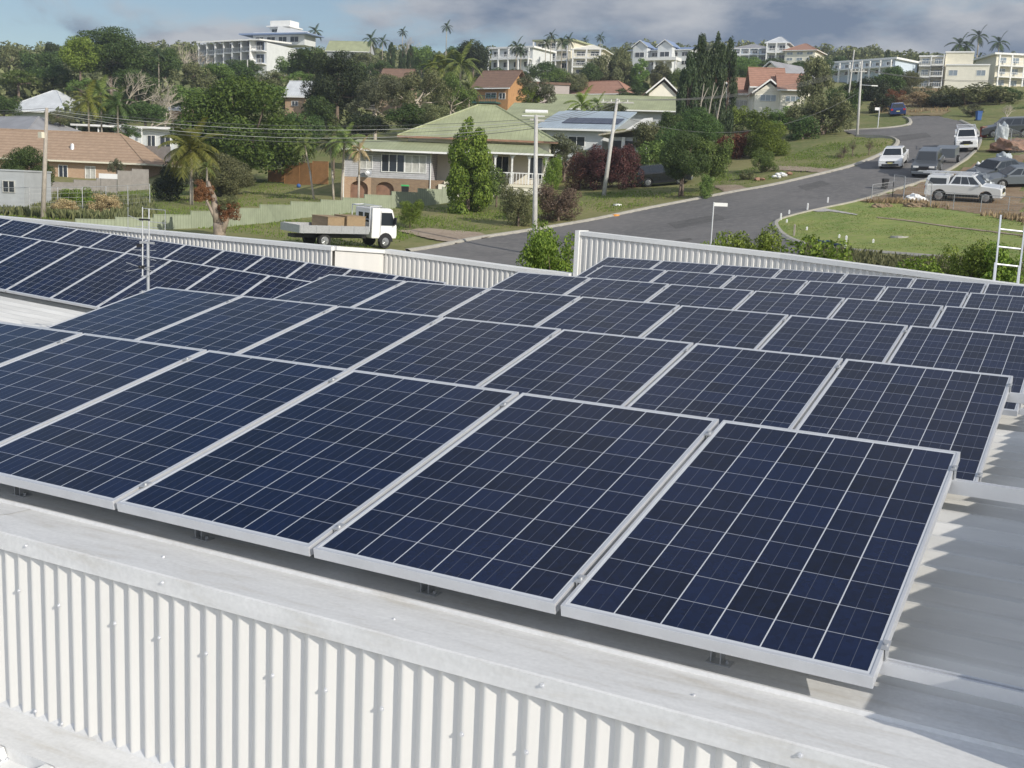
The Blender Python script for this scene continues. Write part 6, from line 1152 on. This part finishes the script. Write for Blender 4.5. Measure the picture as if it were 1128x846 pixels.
# yard clutter
def tarp(px, py, d, w_, h_, material, label, peak=False, name='tarpaulin_heap'):
    p = A(px, py, d); g0 = float(tz(p.x, p.y)); bm = bmesh.new(); bmesh.ops.create_icosphere(bm, subdivisions=4, radius=1); rr = np.random.default_rng(int(px)); ph = rr.uniform(0, 6, 6)
    for v in bm.verts:
        k = 1 + .16 * math.sin(v.co.x * 5 + ph[0]) * math.cos(v.co.y * 6 + ph[1]) + .09 * math.sin(v.co.z * 9 + ph[2] + v.co.x * 7)
        if peak: k *= (1 - .5 * max(0, v.co.z)) if v.co.z > 0 else 1
        k *= 1 + rr.uniform(-.05, .05); v.co *= k; v.co.x *= w_ / 2; v.co.y *= w_ / 2.4; v.co.z *= h_ * (1.3 if peak else 1); 
        if v.co.z < 0: v.co.z *= .1
    me = bpy.data.meshes.new(name); bm.to_mesh(me); bm.free(); me.materials.append(M[material]); o = bpy.data.objects.new(name, me); COL.objects.link(o); o.location = (p.x, p.y, g0); tag(o, label, 'heap')
tarp(1083, 186, 87, 1.6, 1.3, 'white_paint', 'white peaked tarpaulin among the scrap in the yard', True); tarp(1076, 196, 82, 2.4, 1.1, 'grey_car', 'blue grey covered heap left of the white peaked tarpaulin'); tarp(1009, 209, 77, 1.5, .5, 'white_paint', 'crumpled white plastic sheet behind the mesh fence')
tarp(1114, 163, 97, 3.6, 1.0, 'leafless' if 'leafless' in M else 'brown_rust', 'rusty brown rubble heap behind the mesh at the right edge'); tarp(1106, 174, 92, 1.4, .7, 'tarp_grey', 'pale grey bundle below the rubble heap'); tarp(1103, 152, 104, 1.2, 1.5, 'tarp_grey', 'pale covered stack at the left end of the dark four wheel drive')
for i, (px, py, w_) in enumerate(((968, 221, .9), (978, 221.5, .6), (1006, 223.5, 1.3), (1018, 224, .8))): tarp(px, py, 74.5, w_, .28, 'dirt', ['low dirt mound at the left end of the yard', 'small dirt mound right of the leftmost mound', 'wide dirt mound below the crumpled white plastic', 'small dirt mound behind the mesh fence corner'][i], name='dirt_mound')
drape('sand_line', [G(*p) for p in [(966, 240), (1000, 243.5), (1041, 249.5), (1090, 255.5), (1126, 260), (1126, 261.2), (1090, 256.6), (1041, 250.7), (1000, 244.6), (966, 241)]], .12, .075, 'gravel_drive')
drape('sand_line', [G(*p) for p in [(893, 232.5), (905, 230), (916, 232), (944, 237), (944, 238), (914, 234), (900, 234.5)]], .12, .075, 'concrete')

# tufts and weeds standing in the grass
def tufts(name, n, polys, hmin, hmax, material, label, seed):
    g = np.random.default_rng(seed); V = []; F_ = []; k = 0
    for poly, share in polys:
        pl = [(p.x, p.y) for p in poly]; xs = [p[0] for p in pl]; ys = [p[1] for p in pl]; m_ = 0; want = int(n * share)
        while m_ < want:
            x = g.uniform(min(xs), max(xs), 4000); y = g.uniform(min(ys), max(ys), 4000); ok = inside(pl, x, y) & ~inside(rp, x, y) & (np.sin(x * .7 + 2 * np.sin(y * .31)) + np.sin(y * .9 + x * .2) + g.uniform(-1.2, 1.2, 4000) > -.3)
            x = x[ok]; y = y[ok]; z = tz(x, y)
            for a, b, c in zip(x, y, z):
                if m_ >= want: break
                for _ in range(3):
                    an = g.uniform(0, 6.28); h = g.uniform(hmin, hmax); w = h * .28; dx = math.cos(an) * w; dy = math.sin(an) * w; l = g.uniform(-.4, .4, 2) * h
                    V += [(a - dx, b - dy, c), (a + dx, b + dy, c), (a + l[0], b + l[1], c + h)]; F_.append((k, k + 1, k + 2)); k += 3
                m_ += 1
    m = MB(); m.v = V; m.f = F_; me = bpy.data.meshes.new(name); me.from_pydata(V, [], F_); me.materials.append(M[material]); o = bpy.data.objects.new(name, me); COL.objects.link(o); o['kind'] = 'stuff'; tag(o, label, 'grass')
pg = lambda *a: [G(*p) for p in a]
verge = pg((440, 262), (640, 238), (800, 208), (930, 182), (984, 160), (986, 154), (930, 152), (860, 175), (760, 205), (640, 214), (520, 228), (450, 240), (400, 262))
leftl = pg((0, 238), (60, 242), (200, 250), (400, 276), (470, 255), (500, 230), (360, 222), (300, 198), (180, 205), (110, 205), (30, 215), (0, 228))
tufts('grass', 20000, [(verge, .4), (leftl, .6)], .05, .14, 'leaf_bright', 'short uneven grass on the verges and lawns', 1)
tufts('long_grass', 5200, [(pg((0, 237), (60, 241), (120, 246), (172, 240), (168, 226), (110, 216), (60, 214), (30, 222), (0, 226)), 1.0)], .25, .7, 'leaf_olive', 'long unmown grass along the wire fence on the left', 2)
tufts('lawn_weeds', 9000, [([q for q in lawn], 1.0)], .04, .10, 'leaf_bright', 'short blades on the bright lawn by the road', 3)
tufts('verge_weeds', 2600, [(pg((888, 274), (930, 278), (1000, 284), (1128, 296), (1128, 312), (1000, 300), (880, 292)), 1.0)], .15, .4, 'leaf_olive', 'rank grass between the back parapet and the lawn kerb', 4)
tufts('dry_grass', 2600, [(pg((958, 124), (985, 126.5), (1044, 124), (1052, 110), (1040, 97), (1000, 96), (972, 102)), .7), (pg((945, 224), (1000, 226), (1050, 233), (1128, 246), (1128, 242), (1050, 229.5), (1000, 222)), .1)], .15, .45, 'leaf_dry', 'dry straw coloured grass on the bank and along the yard edge', 5)

# thin sea air
hz = MB().box(-520, 260, -60, 520, -8.5, 110).obj('haze'); hz['kind'] = 'stuff'; tag(hz, 'thin pale haze over the whole suburb', 'haze')
hm = bpy.data.materials.new('haze'); hm.use_nodes = True; ht = hm.node_tree; ht.nodes.clear()
hv = N(ht, 'ShaderNodeVolumePrincipled', inp={'Density': .0004, 'Color': (.80, .88, 1, 1), 'Anisotropy': .3}); ho = N(ht, 'ShaderNodeOutputMaterial'); ht.links.new(hv.outputs[0], ho.inputs['Volume']); hz.data.materials.append(hm)
